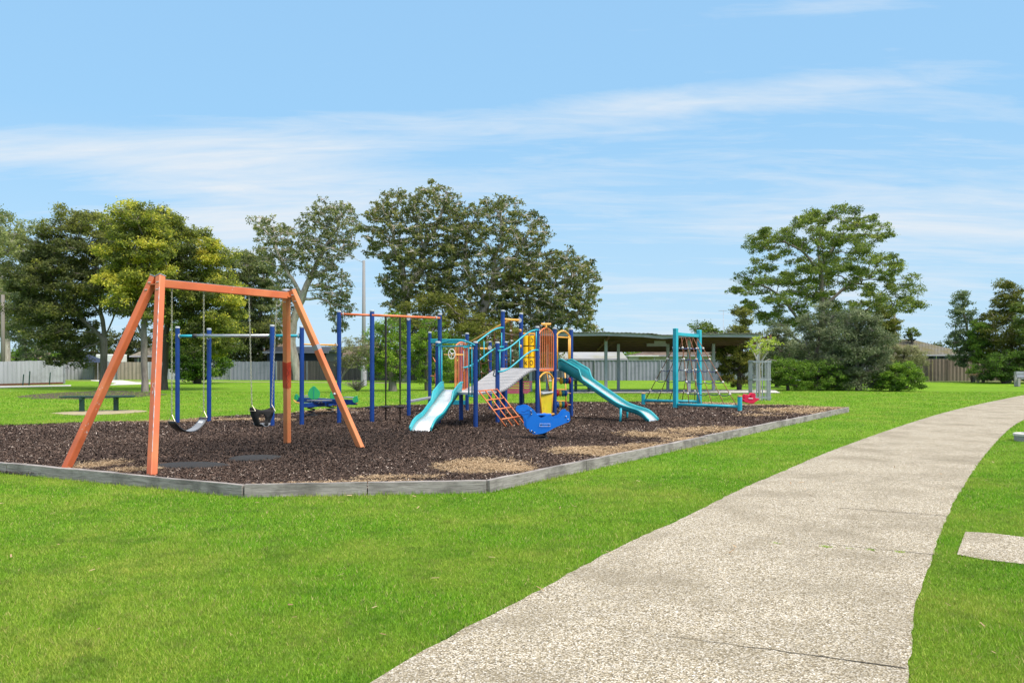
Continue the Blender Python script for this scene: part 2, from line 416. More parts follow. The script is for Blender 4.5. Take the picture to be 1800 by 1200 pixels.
# mulch surface: a gently uneven sheet
def mulch_surface():
    x0, x1, y0, y1 = -17, 11.5, 9.5, 34; nx, ny = 150, 130
    X, Y = np.meshgrid(np.linspace(x0, x1, nx), np.linspace(y0, y1, ny))
    inside = inpoly(X.ravel(), Y.ravel(), mulch_poly).reshape(X.shape)
    mb = MB()
    Z = MZ-.01+.012*np.sin(X*1.7+Y*.9)+.012*np.sin(Y*2.3-X*1.1)+RNG.normal(0, .004, X.shape)
    mb.v = [(float(a), float(b), float(c)) for a, b, c in zip(X.ravel(), Y.ravel(), Z.ravel())]
    for j in range(ny-1):
        for i in range(nx-1):
            if inside[j, i] and inside[j, i+1] and inside[j+1, i] and inside[j+1, i+1]:
                mb.f.append((j*nx+i, j*nx+i+1, (j+1)*nx+i+1, (j+1)*nx+i))
    # flat rim closes the gap between the cells and the outline
    mb.add([Vector((p.x, p.y, .012)) for p in mulch_poly], [tuple(range(len(mulch_poly)))])
    return struct(mb.build('playground_mulch', 'mulch', smooth=True))
mulch_surface()

def dist_to_poly(x, y, poly):
    d = np.full(len(x), 1e9); n = len(poly)
    for i in range(n):
        a, b = poly[i], poly[(i+1) % n]; ax, ay = a[0], a[1]; bx, by = b[0]-ax, b[1]-ay; L = bx*bx+by*by+1e-9
        t = np.clip(((x-ax)*bx+(y-ay)*by)/L, 0, 1); d = np.minimum(d, np.hypot(x-ax-t*bx, y-ay-t*by))
    return d
def scatter_grass():
    Vs = []; Ls = []
    for (ya, yb, dens, sc) in ((3.2,5.5,12500,1.0), (5.5,8,8500,1.12), (8,12,3800,1.45), (12,18,1200,2.0), (18,28,380,2.9), (28,45,130,4.4)):
        xa, xb = -.62*yb-1.2, .62*yb+1.2
        n = int((xb-xa)*(yb-ya)*dens); x = RNG.uniform(xa, xb, n); y = RNG.uniform(ya, yb, n)
        keep = np.abs(x) < .62*y+1.2
        for p in bare: keep &= ~(inpoly(x, y, p) & ((RNG.random(n) < .55) | (p is not dirt_poly)))
        x, y = x[keep], y[keep]; n = len(x)
        # clumpy lawn: height follows soft noise
        nz = .5+.25*np.sin(x*2.1+1.3*np.sin(y*1.7))+.25*np.sin(y*2.6+1.1*np.sin(x*2.3+1))
        h = RNG.uniform(.009, .025, n)*(.75+.5*nz)*sc**.5; w = RNG.uniform(.0020, .0036, n)*sc
        ang = RNG.uniform(0, 2*PI, n); lean = RNG.uniform(.2, 1.1, n)*h; la = RNG.uniform(0, 2*PI, n)
        # longer tufts where the mower misses: along edging and path
        d = np.minimum(dist_to_poly(x, y, mulch_poly[:12]), 9)
        k = (d < .10) & (RNG.random(n) < .45); h[k] *= 1.9
        bx, by = np.cos(ang)*w, np.sin(ang)*w
        V = np.zeros((n, 3, 3)); V[:, 0] = np.stack([x-bx, y-by, np.zeros(n)-.003], 1); V[:, 1] = np.stack([x+bx, y+by, np.zeros(n)-.003], 1)
        V[:, 2] = np.stack([x+np.cos(la)*lean, y+np.sin(la)*lean, h], 1)
        Vs.append(V.reshape(-1, 3)); lv = RNG.normal(.43, .27 if ya < 12 else .2, n)+.12*(nz-.5); lv[RNG.random(n) < .03] = 1.; Ls.append(lv)
    ja, jb = gp(1360,955), gp(1590,972); n = 260; t = RNG.choice([.02,.40,.43,.60,.76,.97], n, p=[.12,.25,.12,.06,.2,.25])+RNG.normal(0,.016,n); x = ja.x+(jb.x-ja.x)*t; y = ja.y+(jb.y-ja.y)*t+RNG.normal(0,.012,n)
    V = np.zeros((n,3,3)); V[:,0] = np.stack([x-.004,y,np.zeros(n)],1); V[:,1] = np.stack([x+.004,y,np.zeros(n)],1); V[:,2] = np.stack([x+RNG.normal(0,.02,n),y+RNG.normal(0,.02,n),RNG.uniform(.004,.022,n)],1)
    Vs.append(V.reshape(-1,3)); Ls.append(RNG.normal(.4,.15,n))
    o = fast_mesh('grass', np.concatenate(Vs), 3, np.concatenate(Ls), 'grass_blades')
    return struct(o, 'stuff')
scatter_grass()
def chip_faces(x, y, z, ln, wd, tilt=.45):
    n = len(x); a = RNG.uniform(0, 2*PI, n); t = RNG.normal(0, tilt, n); t2 = RNG.normal(0, tilt, n)
    ux, uy, uz = np.cos(a), np.sin(a), np.sin(t); vx, vy, vz = -np.sin(a), np.cos(a), np.sin(t2)
    V = np.zeros((n, 4, 3))
    for k, (su, sv) in enumerate(((-1,-.8), (1,-1), (.9,1), (-1,.9))):
        V[:, k, 0] = x+su*ux*ln/2+sv*vx*wd/2; V[:, k, 1] = y+su*uy*ln/2+sv*vy*wd/2; V[:, k, 2] = z+su*uz*ln/2+sv*vz*wd/2
    return V.reshape(-1, 3)
STRAW = [(850,818,78,13,1.), (905,822,40,10,.7), (1050,794,85,8,1.), (1150,787,60,7,.9), (1230,775,60,7,1.), (1150,765,70,5,.7), (1255,757,95,6,.8), (1395,722,70,5,.8), (1330,730,60,4,.4), (700,842,90,5,.5), (170,816,55,9,.5), (600,850,160,3,.5), (240,828,50,6,.5), (500,850,40,4,.3), (330,738,240,4,.5), (560,722,90,3,.5), (1290,710,150,3,.7), (1440,717,60,5,.6), (820,710,120,2,.35)]
def straw_amount(x, y):
    px = CX+F*x/y; py = YH+F*(HC-MZ)/y; s = np.zeros(len(x))
    for (cx, cy, rx, ry, a) in STRAW:
        c = gp(cx, cy, MZ); k = gp(cx+rx, cy, MZ).x-c.x; l = abs(gp(cx, cy-ry, MZ).y-gp(cx, cy+ry, MZ).y)/2
        s = np.maximum(s, a*np.exp(-((x-c.x)/k)**2*1.3-((y-c.y)/l)**2*1.3))
    return s
def scatter_chips():
    Vs = []; Ls = []; Sv = []; Sl = []
    for (ya, yb, dens, sc) in ((9.5,13,4600,1.), (13,18,2700,1.3), (18,24,1100,1.75), (24,34,600,2.3)):
        n = int(28.5*(yb-ya)*dens); x = RNG.uniform(-17, 11.5, n); y = RNG.uniform(ya, yb, n)
        k = inpoly(x, y, mulch_poly) & (np.abs(x) < .62*y+1); x, y = x[k], y[k]; n = len(x)
        st = straw_amount(x, y); mot = .5+.28*np.sin(x*5.3+2*np.sin(y*3.1))+.28*np.sin(y*4.1+2.2*np.sin(x*3.7+1)); isst = RNG.random(n) < (st-.12)*1.25*np.clip(.35+mot, 0, 1.1)
        z = MZ+.012*np.sin(x*1.7+y*.9)+.012*np.sin(y*2.3-x*1.1)+RNG.uniform(-.008, .016, n)
        m = ~isst
        Vs.append(chip_faces(x[m], y[m], z[m], RNG.uniform(.014, .044, m.sum())*sc**.8, RNG.uniform(.005, .012, m.sum())*sc**.8))
        big = .5+.5*np.sin(x*.9+2*np.sin(y*.5)); lv = RNG.beta(1.5, 2.4, n)+.02+.10*(big-.5)
        lv[RNG.random(n) < .025] = 1.
        for (cx, cy, rx, ry) in ((420,790,190,22), (650,765,200,22), (560,742,90,12), (960,768,120,7), (1080,740,100,6)):        # darker chips in soft ellipses around the swings and other equipment
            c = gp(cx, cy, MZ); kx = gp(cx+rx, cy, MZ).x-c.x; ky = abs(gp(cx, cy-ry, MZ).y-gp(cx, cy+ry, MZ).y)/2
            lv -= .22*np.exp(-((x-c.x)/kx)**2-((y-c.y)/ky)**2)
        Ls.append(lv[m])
        q = int(isst.sum()); xs, ys, zs = np.repeat(x[isst], 2), np.repeat(y[isst], 2), np.repeat(z[isst], 2)+.012
        xs = xs+RNG.normal(0, .02, 2*q); ys = ys+RNG.normal(0, .02, 2*q)
        Sv.append(chip_faces(xs, ys, zs, RNG.uniform(.05, .12, 2*q)*sc**.6, RNG.uniform(.004, .008, 2*q)*sc, .2)); Sl.append(RNG.beta(2, 2, 2*q))
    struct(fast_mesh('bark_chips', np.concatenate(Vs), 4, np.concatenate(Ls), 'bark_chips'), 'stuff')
    struct(fast_mesh('dry_straw', np.concatenate(Sv), 4, np.concatenate(Sl), 'straw'), 'stuff')
scatter_chips()
def leaf_litter():
    n = 260; x = RNG.uniform(-8, 9, n); y = RNG.uniform(4, 22, n); k = np.abs(x) < .6*y
    for p in (mulch_poly,): k &= ~inpoly(x, y, p)
    x, y = x[k], y[k]; n = len(x); V = chip_faces(x, y, np.full(n, .034), RNG.uniform(.03, .07, n), RNG.uniform(.008, .016, n), .25)
    struct(fast_mesh('fallen_leaves', V, 4, RNG.uniform(0, .8, n), 'straw'), 'stuff')
leaf_litter()

# timber edging: one thing of butted sleepers
ed = thing('timber_edging', gp(430,873), 'weathered grey sleeper edging along the front and right side of the bark mulch', 'edging')
def sleepers(line, n):
    L = resample(line, .01)
    for i in range(n):
        a = L[int(i*(len(L)-1)/n)]; b = L[int((i+1)*(len(L)-1)/n)]; d = (b-a).normalized(); gap = .006
        mb = MB(); k = 7; nrm = Vector((-d.y, d.x, 0)); h = .15+random.uniform(-.006, .006); z0 = random.uniform(-.004,.004)
        rows = []
        for j in range(k):
            p = (a+d*gap).lerp(b-d*gap, j/(k-1)); w = .0425; e = nrm*random.uniform(-.004, .004); dz = random.uniform(-.004,.004)
            rows.append([p-nrm*w+e+Vector((0,0,-.08)), p-nrm*w+e+Vector((0,0,h+dz)), p+nrm*w+e+Vector((0,0,h+dz+z0)), p+nrm*w+e+Vector((0,0,-.08))])
        for r in rows: r.append(r[0])
        mb.sheet(rows); mb.poly(rows[0][:4]); mb.poly(rows[-1][:4])
        mb.build('sleeper', 'sleeper', ed, bevel=0)
sleepers([gp(-140,816), gp(430,873)], 3); sleepers([gp(430,873), gp(855,865)], 2)
sleepers([gp(855,865), gp(1490,724)], 8)
# =====================================================================  swing set
H = 2.86; MS = 'orange_paint'
A, B, C_, D_ = mp(117,822), mp(267,836), mp(505,779), mp(634,787)
AL = wp(277, 486, F*(H-HC)/(635-486)); AR = wp(508, 510, F*(H-HC)/(635-510))
sw = thing('swing_frame', (A+B+C_+D_)/4, 'orange steel swing frame with splayed legs standing in the bark mulch', 'swing frame')
bd = (AR-AL).normalized(); hn = Vector((-bd.y, bd.x, 0)).normalized()
def leg(base, top, off):
    t = top+hn*off; d = (base-t).normalized()
    l = MB().bar(base+d*.08, t, .105, .105, up=bd).build('leg', MS, sw, bevel=.012)
    MB().bar(t, t-d*.012, .112, .112, up=bd).build('leg_cap', 'galv', l)
    mb = MB()
    for s in (.10, .22):
        p = t+d*s
        for q_ in (p-bd*.057, p+bd*.057, p+Vector((0,-.062,0))): MB().ball(q_, .013, 6, 4).build('bolt', 'steel', l)
    return l
off = .062
leg(A, AL, off); leg(B, AL, -off); leg(C_, AR, off); l4 = leg(D_, AR, -off)
bz = Vector((0,0,-.10))
beam = MB().bar(AL+bz-bd*.02, AR+bz+bd*.03, .09, .12).build('beam', MS, sw, bevel=.01)
MB().bar(AL+bz+bd*.08+Vector((0,0,.064)), AR+bz-bd*.08+Vector((0,0,.064)), .08, .006).build('worn_top_plate', 'galv', beam)
for p in (AL, AR): MB().bar(p+bz*1.2-bd*.09, p+bz*1.2+bd*.09, .14, .02).build('bracket', MS, sw)
for bs, o_ in ((B, -off),):          # paint rubbed off the front arris
    t_ = AL+hn*o_; dl = (bs-t_).normalized(); Lg = (bs-t_).length; x_ = dl.cross(bd).normalized(); cr_ = [x_*sx_*.0525+bd*sb_*.0525 for sx_ in (-1, 1) for sb_ in (-1, 1)]
    cc = min(cr_, key=lambda v: (t_+v).y)
    pts_ = [t_+dl*(Lg*.9*k/60+.2)*1+cc*.985 for k in range(56)]; ww = MB().tube(pts_, [max(.0012, random.gauss(.0045, .003))*(1 if k < 30 else .7) for k in range(56)], 5)
    ww.build('rubbed_edge', 'galv', sw)
t_ = AL-hn*off; dl = (B-t_); mb = MB(); f_ = lambda t, dx: t_+dl*t+Vector((dx, -.078, 0))
mb.tube([f_(.56,.012), f_(.555,-.008), f_(.575,-.012), f_(.58,.01), f_(.60,.012), f_(.61,-.01), f_(.595,-.012)], .003, 4); mb.build('scratched_mark', 'cap_grey', sw)
# red touch-up band, repair plate and bolt on the right legs
ctop = AR+hn*off; d = (C_-ctop); MB().bar(ctop+d*.45, ctop+d*.62, .107, .107, up=bd).build('repaint_band', 'red_paint', sw)
dtop = AR-hn*off; d = (D_-dtop); MB().bar(dtop+d*.345, dtop+d*.375, .107, .107, up=bd).build('scuffed_patch', 'galv', sw)
mb = MB(); mb.ball(dtop+d*.655+Vector((-.03,-.075,0)), .028, 8, 6); mb.build('leg_bolt', 'steel', sw)
mb = MB(); q_ = lambda t, dx: ctop+(C_-ctop)*t+Vector((.02+dx, -.088, 0))
mb.tube([q_(.50,.01), q_(.53,.04), q_(.55,-.01), q_(.58,.03), q_(.60,0), q_(.63,.03)], .003, 4)
mb.build('pen_mark', 'graf_dark', sw)
def along(px):          # point of the beam seen at column px
    best = min((abs(CX+F*(AL.lerp(AR, t/400)).x/(AL.lerp(AR, t/400)).y-px), t/400) for t in range(401))[1]
    return AL.lerp(AR, best)+Vector((0,0,-.16))
def chain(root, p0, p1, r=.011, w=.0042):
    mb = MB(); L = (p1-p0).length; n = int(L/.034); d = (p1-p0)/L
    x = d.orthogonal().normalized(); y = d.cross(x)
    for i in range(n):
        c = p0+d*L*(i+.5)/n; s = x if i % 2 else y; pts = []
        for k in range(9):
            a = 2*PI*k/8; pts.append(c+s*math.cos(a)*r+d*math.sin(a)*.023)
        mb.tube(pts, w, 4, False)
    return mb.build('chain', 'chain', root)
def swing_hang(name, label, hooks, ends):
    top = (hooks[0]+hooks[1])/2
    r = thing(name, Vector((top.x, top.y, ends[0].z)), label, 'swing')
    for h, e in zip(hooks, ends):
        mb = MB(); mb.tube([h+Vector((0,0,.05)), h], .012, 6); mb.ball(h, .022, 8, 6); mb.build('hanger', 'galv', r)
        chain(r, h, e+Vector((0,0,.10)))
        mb = MB()
        dd = (ends[1]-ends[0]); s = Vector((-dd.y, dd.x, 0)).normalized()*.07
        mb.tube([e-s, e+Vector((0,0,.11)), e+s, e-s], .005, 6); mb.build('shackle', 'chain', r)
    return r, top
h1, h2, h3, h4 = along(302), along(358), along(438), along(487)
# belt swing
def drop(h, ypx, dx=0): return wp(CX+F*h.x/h.y+dx, ypx, h.y)
e1, e2 = drop(h1, 740), drop(h2, 733)
r, top = swing_hang('belt_swing', 'black belt swing seat hanging on the left pair of long chains', (h1, h2), (e1, e2))
dd = (e2-e1); s = Vector((-dd.y, dd.x, 0)).normalized()
rows = []
for i in range(25):
    t = i/24; c = e1.lerp(e2, t)+Vector((0,0,-.19*(1-(2*t-1)**2)**.8)); wv = .085+.02*math.sin(PI*t)
    rows.append([c-s*wv, c-s*wv*.3+Vector((0,0,-.004)), c+s*wv*.3+Vector((0,0,-.004)), c+s*wv])
seat = MB().sheet(rows).build('belt_seat', 'belt', r, smooth=True, solid=.012)
mb = MB(); rows2 = [[p+Vector((0,0,.009)) for p in q] for q in rows[2:24]]
mb.sheet([[q[0].lerp(q[3], .08), q[0].lerp(q[3], .92)] for q in rows2]).build('worn_seat_surface', 'belt_grey', seat)
for k, tt in ((2, 0), (21, 0)):
    q = rows[k]; q2 = rows[k+1]; MB().sheet([[q[0].lerp(q[3], .25)+Vector((0,0,.016)), q[0].lerp(q[3], .75)+Vector((0,0,.016))], [q2[0].lerp(q2[3], .25)+Vector((0,0,.016)), q2[0].lerp(q2[3], .75)+Vector((0,0,.016))]]).build('seat_label', 'white_paint' if k > 10 else 'black_plastic', seat)
# toddler bucket swing
e3, e4 = drop(h3, 722, 5), drop(h4, 722, -9)
r, top = swing_hang('toddler_swing', 'black bucket toddler swing hanging nearest the right orange legs', (h3, h4), (e3, e4))
dd = (e4-e3); Lw = dd.length; ax = dd.normalized(); s = Vector((-ax.y, ax.x, 0)); cen = (e3+e4)/2
def bucket_wall(sign):
    mb = MB(); nu, nv = 20, 9; rows = []
    for j in range(nv):
        v = j/(nv-1); row = []
        for i in range(nu):
            a = PI*i/(nu-1); rad = Lw/2*(1-.52*v**1.6)
            row.append(cen+ax*(-math.cos(a)*rad)+s*(sign*math.sin(a)*(.13-.05*v))+Vector((0,0,.015-.27*v+.05*(abs(math.cos(a))**6)*(1-v))))
        rows.append(row)
    vs = [p for r_ in rows for p in r_]; fs = []
    for j in range(nv-1):
        for i in range(nu-1):
            u = (i+.5)/(nu-1); v = (j+.5)/(nv-1)
            if any(((u-cu)/.13)**2+((v-.62)/.33)**2 < 1 for cu in (.33, .67)): continue
            fs.append((j*nu+i, j*nu+i+1, (j+1)*nu+i+1, (j+1)*nu+i))
    return mb.add(vs, fs)
mb = bucket_wall(-1); b2 = bucket_wall(1); mb.add(b2.v, b2.f)
bk = mb.build('bucket_seat', 'rubber', r, smooth=True, solid=.014)
MB().box(cen+Vector((0,0,-.265)), (.01,.01,.01)).build('drain_stud', 'steel', bk)
rows = [[cen+ax*(-.13+.26*i/8)+s*(-.085+.17*j/3)+Vector((0,0,-.262+.05*abs(i/4-1)**2)) for j in range(4)] for i in range(9)]
MB().sheet(rows).build('seat_pad', 'belt_grey', r, smooth=True, solid=.015)
for (px, py, w, h, up_, lb) in ((332,819,68,7,.042,'dark oval rubber mat half sunk in mulch under the belt swing'), (450,803,52,6,.016,'dark rubber mat half buried in mulch under the toddler swing')):
    c = gp(px, py, MZ); rx = gp(px+w, py, MZ).x-c.x; ry = abs(gp(px, py-h, MZ).y-gp(px, py+h, MZ).y)/2
    pts = [Vector((c.x+math.cos(a)*rx*(1+.06*math.sin(3*a)), c.y+math.sin(a)*ry*(1+.05*math.cos(2*a)), 0)) for a in [2*PI*k/36 for k in range(36)]]
    mb = MB(); rings = [[c.lerp(Vector((p.x, p.y, c.z)), t)+Vector((0,0,up_-.045*t**4)) for p in pts+[pts[0]]] for t in (.02, .4, .75, .93, 1.)]
    tag(mb.sheet(rings).build('rubber_mat', 'rubber', smooth=True), lb, 'mat', 'rubber mats under the swings')

# =====================================================================  helpers for the blue post equipment
def post(root, base, ztop, r=.056, mat='blue_post', cap='cap_grey', n=12):
    p = MB().tube([(base.x, base.y, -.05), (base.x, base.y, ztop)], r, n).build('post', mat, root)
    MB().tube([(base.x, base.y, ztop), (base.x, base.y, ztop+.03), (base.x, base.y, ztop+.045)], [r*1.06, r*1.06, r*.7], n).build('post_cap', cap, p)
    return p
def ppost(root, x, top, base=None, Y=None, **k):
    if Y is None: Y = F*(HC-MZ)/(base-YH)
    b = Vector(((x-CX)/F*Y, Y, MZ)); z = HC+(YH-top)/F*Y
    post(root, b, z-.04, **k); return b
def tub(root, name, mat, pts, r=.02, n=8, **k): return MB().tube(pts, r, n).build(name, mat, root, smooth=True, **k)
def clamp(root, p, d, s=.07):
    d = Vector(d).normalized(); mb = MB(); mb.tube([p, p+d*.02], s*.75, 10)
    z = Vector((0,0,1)); mb.ball(p+z*s*.7+d*.02, .016, 6, 4); mb.ball(p-z*s*.7+d*.02, .016, 6, 4)
    return mb.build('clamp', 'cap_grey', root)

# ---- left group of blue posts (track ride, overhead bars, stepping discs)
ex = thing('overhead_bar_frame', mp(597,742), 'blue posts joined by overhead bars and stepping discs behind the orange swing', 'climbing frame')
p312 = ppost(ex, 312, 574, 742); p367 = ppost(ex, 367.5, 577, 741); p478 = ppost(ex, 478.5, 571, 749); p530 = ppost(ex, 530.5, 573, 746)
p597 = ppost(ex, 596, 546, 742); p653 = ppost(ex, 654, 545, 742, r=.058); p718 = ppost(ex, 718.5, 552, 730); p773 = ppost(ex, 773, 551, Y=23.4)
p755 = ppost(ex, 755.5, 583, 719.5); p821 = ppost(ex, 821, 585, 721.5)
a = Vector((p312.x, p312.y, HC+44.5/F*p312.y)); b = Vector((p530.x, p530.y, HC+45/F*p530.y)); d = (b-a).normalized()
tub(ex, 'end_bar', 'teal', [a, a.lerp(b, .14)], .036); tub(ex, 'track_rail', 'steel', [a.lerp(b, .14), a.lerp(b, .76)], .044); tub(ex, 'end_bar', 'teal', [a.lerp(b, .76), b], .036)
tub(ex, 'stop_collar', 'black_plastic', [a.lerp(b, .13), a.lerp(b, .155)], .055)
clamp(ex, a+d*.05, d); clamp(ex, b-d*.07, -d); clamp(ex, Vector((p367.x, p367.y-.03, a.z-.03)), (0,-1,0)); 
tub(ex, 'cross_arm', 'teal', [Vector((p367.x, p367.y, a.z-.0)), a.lerp(b, .30)], .028); tub(ex, 'cross_arm', 'teal', [Vector((p478.x, p478.y, a.z)), a.lerp(b, .74)], .028)
a = Vector((p530.x, p530.y, HC+30/F*p530.y)); b = Vector((p597.x, p597.y, HC+28.5/F*p597.y)); tub(ex, 'low_bar', 'yellow_tube', [a, b], .020); clamp(ex, b.lerp(a, .08), a-b)
a = Vector((p597.x, p597.y, HC+83/F*p597.y)); b = Vector((p653.x, p653.y, HC+81/F*p653.y)); tub(ex, 'overhead_bar', 'orange_tube', [a, b], .03); clamp(ex, a.lerp(b, .12), b-a)
a2 = Vector((p653.x, p653.y-.05, HC+81/F*p653.y)); b2 = Vector((p773.x, p773.y-.05, HC+76/F*p773.y))
tub(ex, 'overhead_bar', 'orange_tube', [a2, b2], .032); clamp(ex, Vector((p718.x, p718.y-.04, HC+78/F*p718.y-.05)), (0,-1,0)); clamp(ex, b2.lerp(a2, .06), a2-b2)
for t, yb, ex_b in ((.195, 714, 745), (.40, 714, 730)):
    top = a2.lerp(b2, t); dz = HC-(yb-YH)/F*top.y
    rod = tub(ex, 'hanging_rod', 'black_plastic', [top, Vector((top.x, top.y, MZ-.02))], .017)
    MB().tube([(top.x, top.y, .9), (top.x, top.y, top.z-.03)], .026, 8).build('grip_sleeve', 'rubber', rod)
    MB().tube([(top.x, top.y, dz-.05), (top.x, top.y, dz-.015), (top.x, top.y, dz), (top.x, top.y, dz+.03)], [.04, .14, .135, .03], 20).build('step_disc', 'rubber', ex, smooth=False)
q = Vector((p653.x-.09, p653.y+.5, HC-(715-YH)/F*(p653.y+.5))); MB().tube([q-Vector((0,0,.06)), q-Vector((0,0,.02)), q, q+Vector((0,0,.03))], [.05, .175, .165, .04], 20).build('step_disc', 'rubber', ex)
MB().tube([(q.x, q.y, -.02), q], .03, 8).build('disc_stem', 'black_plastic', ex)
a = Vector((p718.x, p718.y, HC-70.5/F*p718.y)); b = Vector((p755.x, p755.y, HC-70/F*p755.y)); b = Vector((b.x+.1, b.y, a.z))
MB().bar(a, b, .16, .06).build('balance_plank', 'galv', ex, bevel=.008)
a = Vector((p755.x, p755.y, HC+36/F*p755.y)); b = Vector((p821.x, p821.y, HC+35/F*p821.y)); MB().bar(a, b, .05, .14).build('top_rail', 'teal', ex, bevel=.01)
a.z = b.z = .30; MB().bar(a.lerp(b, .4), b, .07, .14).build('low_rail', 'teal', ex, bevel=.01)
clamp(ex, Vector((p821.x-.05, p821.y-.06, HC+35/F*p821.y)), (0,-1,0))

# =====================================================================  main play structure
ps = thing('play_structure', mp(874,740), 'blue post play structure with teal slides, curved bridge and orange panels', 'play structure')
pA = ppost(ps, 770, 600, 744, r=.066); pB = ppost(ps, 810.5, 604, 738); pC = ppost(ps, 836, 600, 749.7); pD = ppost(ps, 874.5, 600.5, 742)
pE = ppost(ps, 884, 545, 733); pF = ppost(ps, 889, 600, 716); pG = ppost(ps, 861.6, 599.5, 719); pH = ppost(ps, 916, 550, 731)
pI = ppost(ps, 944.5, 573.5, Y=22.7); pJ = ppost(ps, 975, 575.5, Y=23.4); pK = ppost(ps, 1004, 577, Y=24.25)
vv = Vector((.51, .83, 0)); pL = pH+vv; pM = pK-(pI-pE)+Vector((0,0,0))
post(ps, pL, 2.5); 
ZD, ZT = .85, 1.41
def at(p, z): return Vector((p.x, p.y, z))
# decks
MB().prism([(0,0), (1,0), (1,1), (0,1)], (0,0,0), (1,0,0), (0,1,0), .01) if False else None
def deck(name, ps_, z):
    o = ps_; mb = MB(); n = len(o); mb.add([at(p, z) for p in o]+[at(p, z-.05) for p in o], [tuple(range(n)), tuple(range(n, 2*n))[::-1]]+[(i, (i+1) % n, n+(i+1) % n, n+i) for i in range(n)])
    mb.build(name, 'deck_grey', ps)
deck('deck', [pA, pC, pD, pB], ZD); deck('deck', [pE, pI, pJ, pH], ZT); deck('deck', [pH, pJ, pK, pL], ZT-.02)
def panel_frame(a, b):
    ax = (b-a); ax.z = 0; L = ax.length; return a, ax.normalized(), L
def arch_pts(a, ax, L, x0, x1, zs, rise, n=12):
    return [at(a, 0)+ax*(x0+(x1-x0)*i/n)+Vector((0,0,zs+rise*math.sin(PI*i/n)**.8)) for i in range(n+1)]
def barred_panel(name, a, b, z0, z1, rise, nb, mat, x0=.07, x1=None, r=.012):
    a, ax, L = panel_frame(a, b); x1 = x1 or L-.07; mb = MB()
    mb.tube(arch_pts(a, ax, L, x0, x1, z1-rise, rise), r*1.6, 8)
    for i in range(nb+1):
        t = i/nb; x = x0+(x1-x0)*t; zt = z1-rise+rise*math.sin(PI*t)**.8; p = at(a, 0)+ax*x
        mb.tube([at(p, z0), at(p, zt)], r*(1.4 if i in (0, nb) else 1), 6)
    mb.bar(at(a, z0)+ax*x0, at(a, z0)+ax*x1, .03, .06)
    return mb.build(name, mat, ps, smooth=False)
# right tower: front barred panel with T handle
barred_panel('barred_panel', pI, pJ, ZT-.04, 2.50, .17, 8, 'orange_tube')
a, ax, L = panel_frame(pI, pJ); m_ = at(a, 0)+ax*L/2
hb = tub(ps, 'periscope', 'yellow_tube', [at(m_, 2.48), at(m_, 2.60)], .03); MB().tube([at(m_, 2.60)-Vector((.13,.0,0)), at(m_, 2.60)+Vector((.13,.0,0))], .035, 8).build('eyepiece', 'yellow_tube', hb)
# second barred panel of far side of left tower + wheel
barred_panel('barred_panel', pA+vv*.62+Vector((.05,0,0)), pB+vv*.35+Vector((.0,0,0)), ZD, 2.10, .14, 8, 'orange_tube')
# yellow hoop over the slide exit
a, ax, L = panel_frame(pJ, pK); mb = MB(); hoop = arch_pts(a, ax, L, .06, L-.06, 2.28, .17)
mb.tube(hoop, .025, 8)
for x in (.07, .15, L-.15, L-.07): p = at(a, 0)+ax*x; mb.tube([at(p, ZT+.02 if x < .1 else ZT-.02), at(p, 2.32)], .022, 6)
mb.tube([at(a, 2.27)+ax*.1, at(a, 2.27)+ax*(L-.1)], .02, 6)
mb.build('slide_hoop', 'yellow_tube', ps, smooth=True)
# teal gate of left slide
a, ax, L = panel_frame(pA, pC); ax_o = a-vv*.06; mb = MB()
mb.tube(arch_pts(ax_o, ax, L, .0, L+.02, 1.98, .14), .022, 8)
for x, z0 in ((.10, ZD+.1), (.20, ZD+.0), (L-.20, ZD-.05), (L-.08, ZD-.08)): p = at(ax_o, 0)+ax*x; mb.tube([at(p, z0), at(p, 2.02 if abs(x-L/2) < L/2-.15 else 1.99)], .02, 6)
mb.tube([at(ax_o, 1.97)+ax*.16, at(ax_o, 1.97)+ax*(L-.16)], .018, 6); mb.tube([at(ax_o, ZD-.07)+ax*(L-.22), at(ax_o, ZD-.08)+ax*(L-.04)], .02, 6)
mb.build('slide_gate', 'teal', ps, smooth=True)
# steering wheel
c = wp(794, 622, 21.7); mb = MB(); 
mb.tube([c+Vector((math.cos(t)*.085, 0, math.sin(t)*.125)) for t in [2*PI*i/20 for i in range(21)]], .014, 6, False)
for t in (.3, 2.4, 4.5): mb.tube([c, c+Vector((math.cos(t)*.085, 0, math.sin(t)*.125))], .01, 5)
mb.ball(c, .03); mb.build('steering_wheel', 'white_knot', ps, smooth=True)
tub(ps, 'wheel_rail', 'yellow_tube', [c+Vector((-.2,.02,-.02)), c+Vector((.3,.02,-.02))], .018)
# curved bridge with slats
slat_mb = MB(); under = MB(); nS = 22
def ease(t): return t*t*(3-2*t)
Lft, Rgt = [], []
for i in range(nS+1):
    t = i/nS; z = ZD+.01+(ZT-ZD)*ease(min(1, t*1.02)); 
    l = pB.lerp(pE, t); r_ = pD.lerp(pI, t); Lft.append(at(l, z)); Rgt.append(at(r_, z))
for i in range(nS):
    g = .13; a0, a1 = Lft[i].lerp(Lft[i+1], g), Lft[i].lerp(Lft[i+1], 1-g); b0, b1 = Rgt[i].lerp(Rgt[i+1], g), Rgt[i].lerp(Rgt[i+1], 1-g)
    dn = Vector((0,0,-.03)); slat_mb.add([a0, b0, b1, a1, a0+dn, b0+dn, b1+dn, a1+dn], [(0,1,2,3), (7,6,5,4), (0,4,5,1), (1,5,6,2), (2,6,7,3), (3,7,4,0)])
br = slat_mb.build('bridge', 'deck_grey', ps)
mb = MB()
for S, k in ((Lft, .1), (Rgt, -.02)): mb.tube([p+Vector((0,0,-.045)) for p in S], .022, 6)
mb.build('bridge_bearer', 'deck_edge', br)
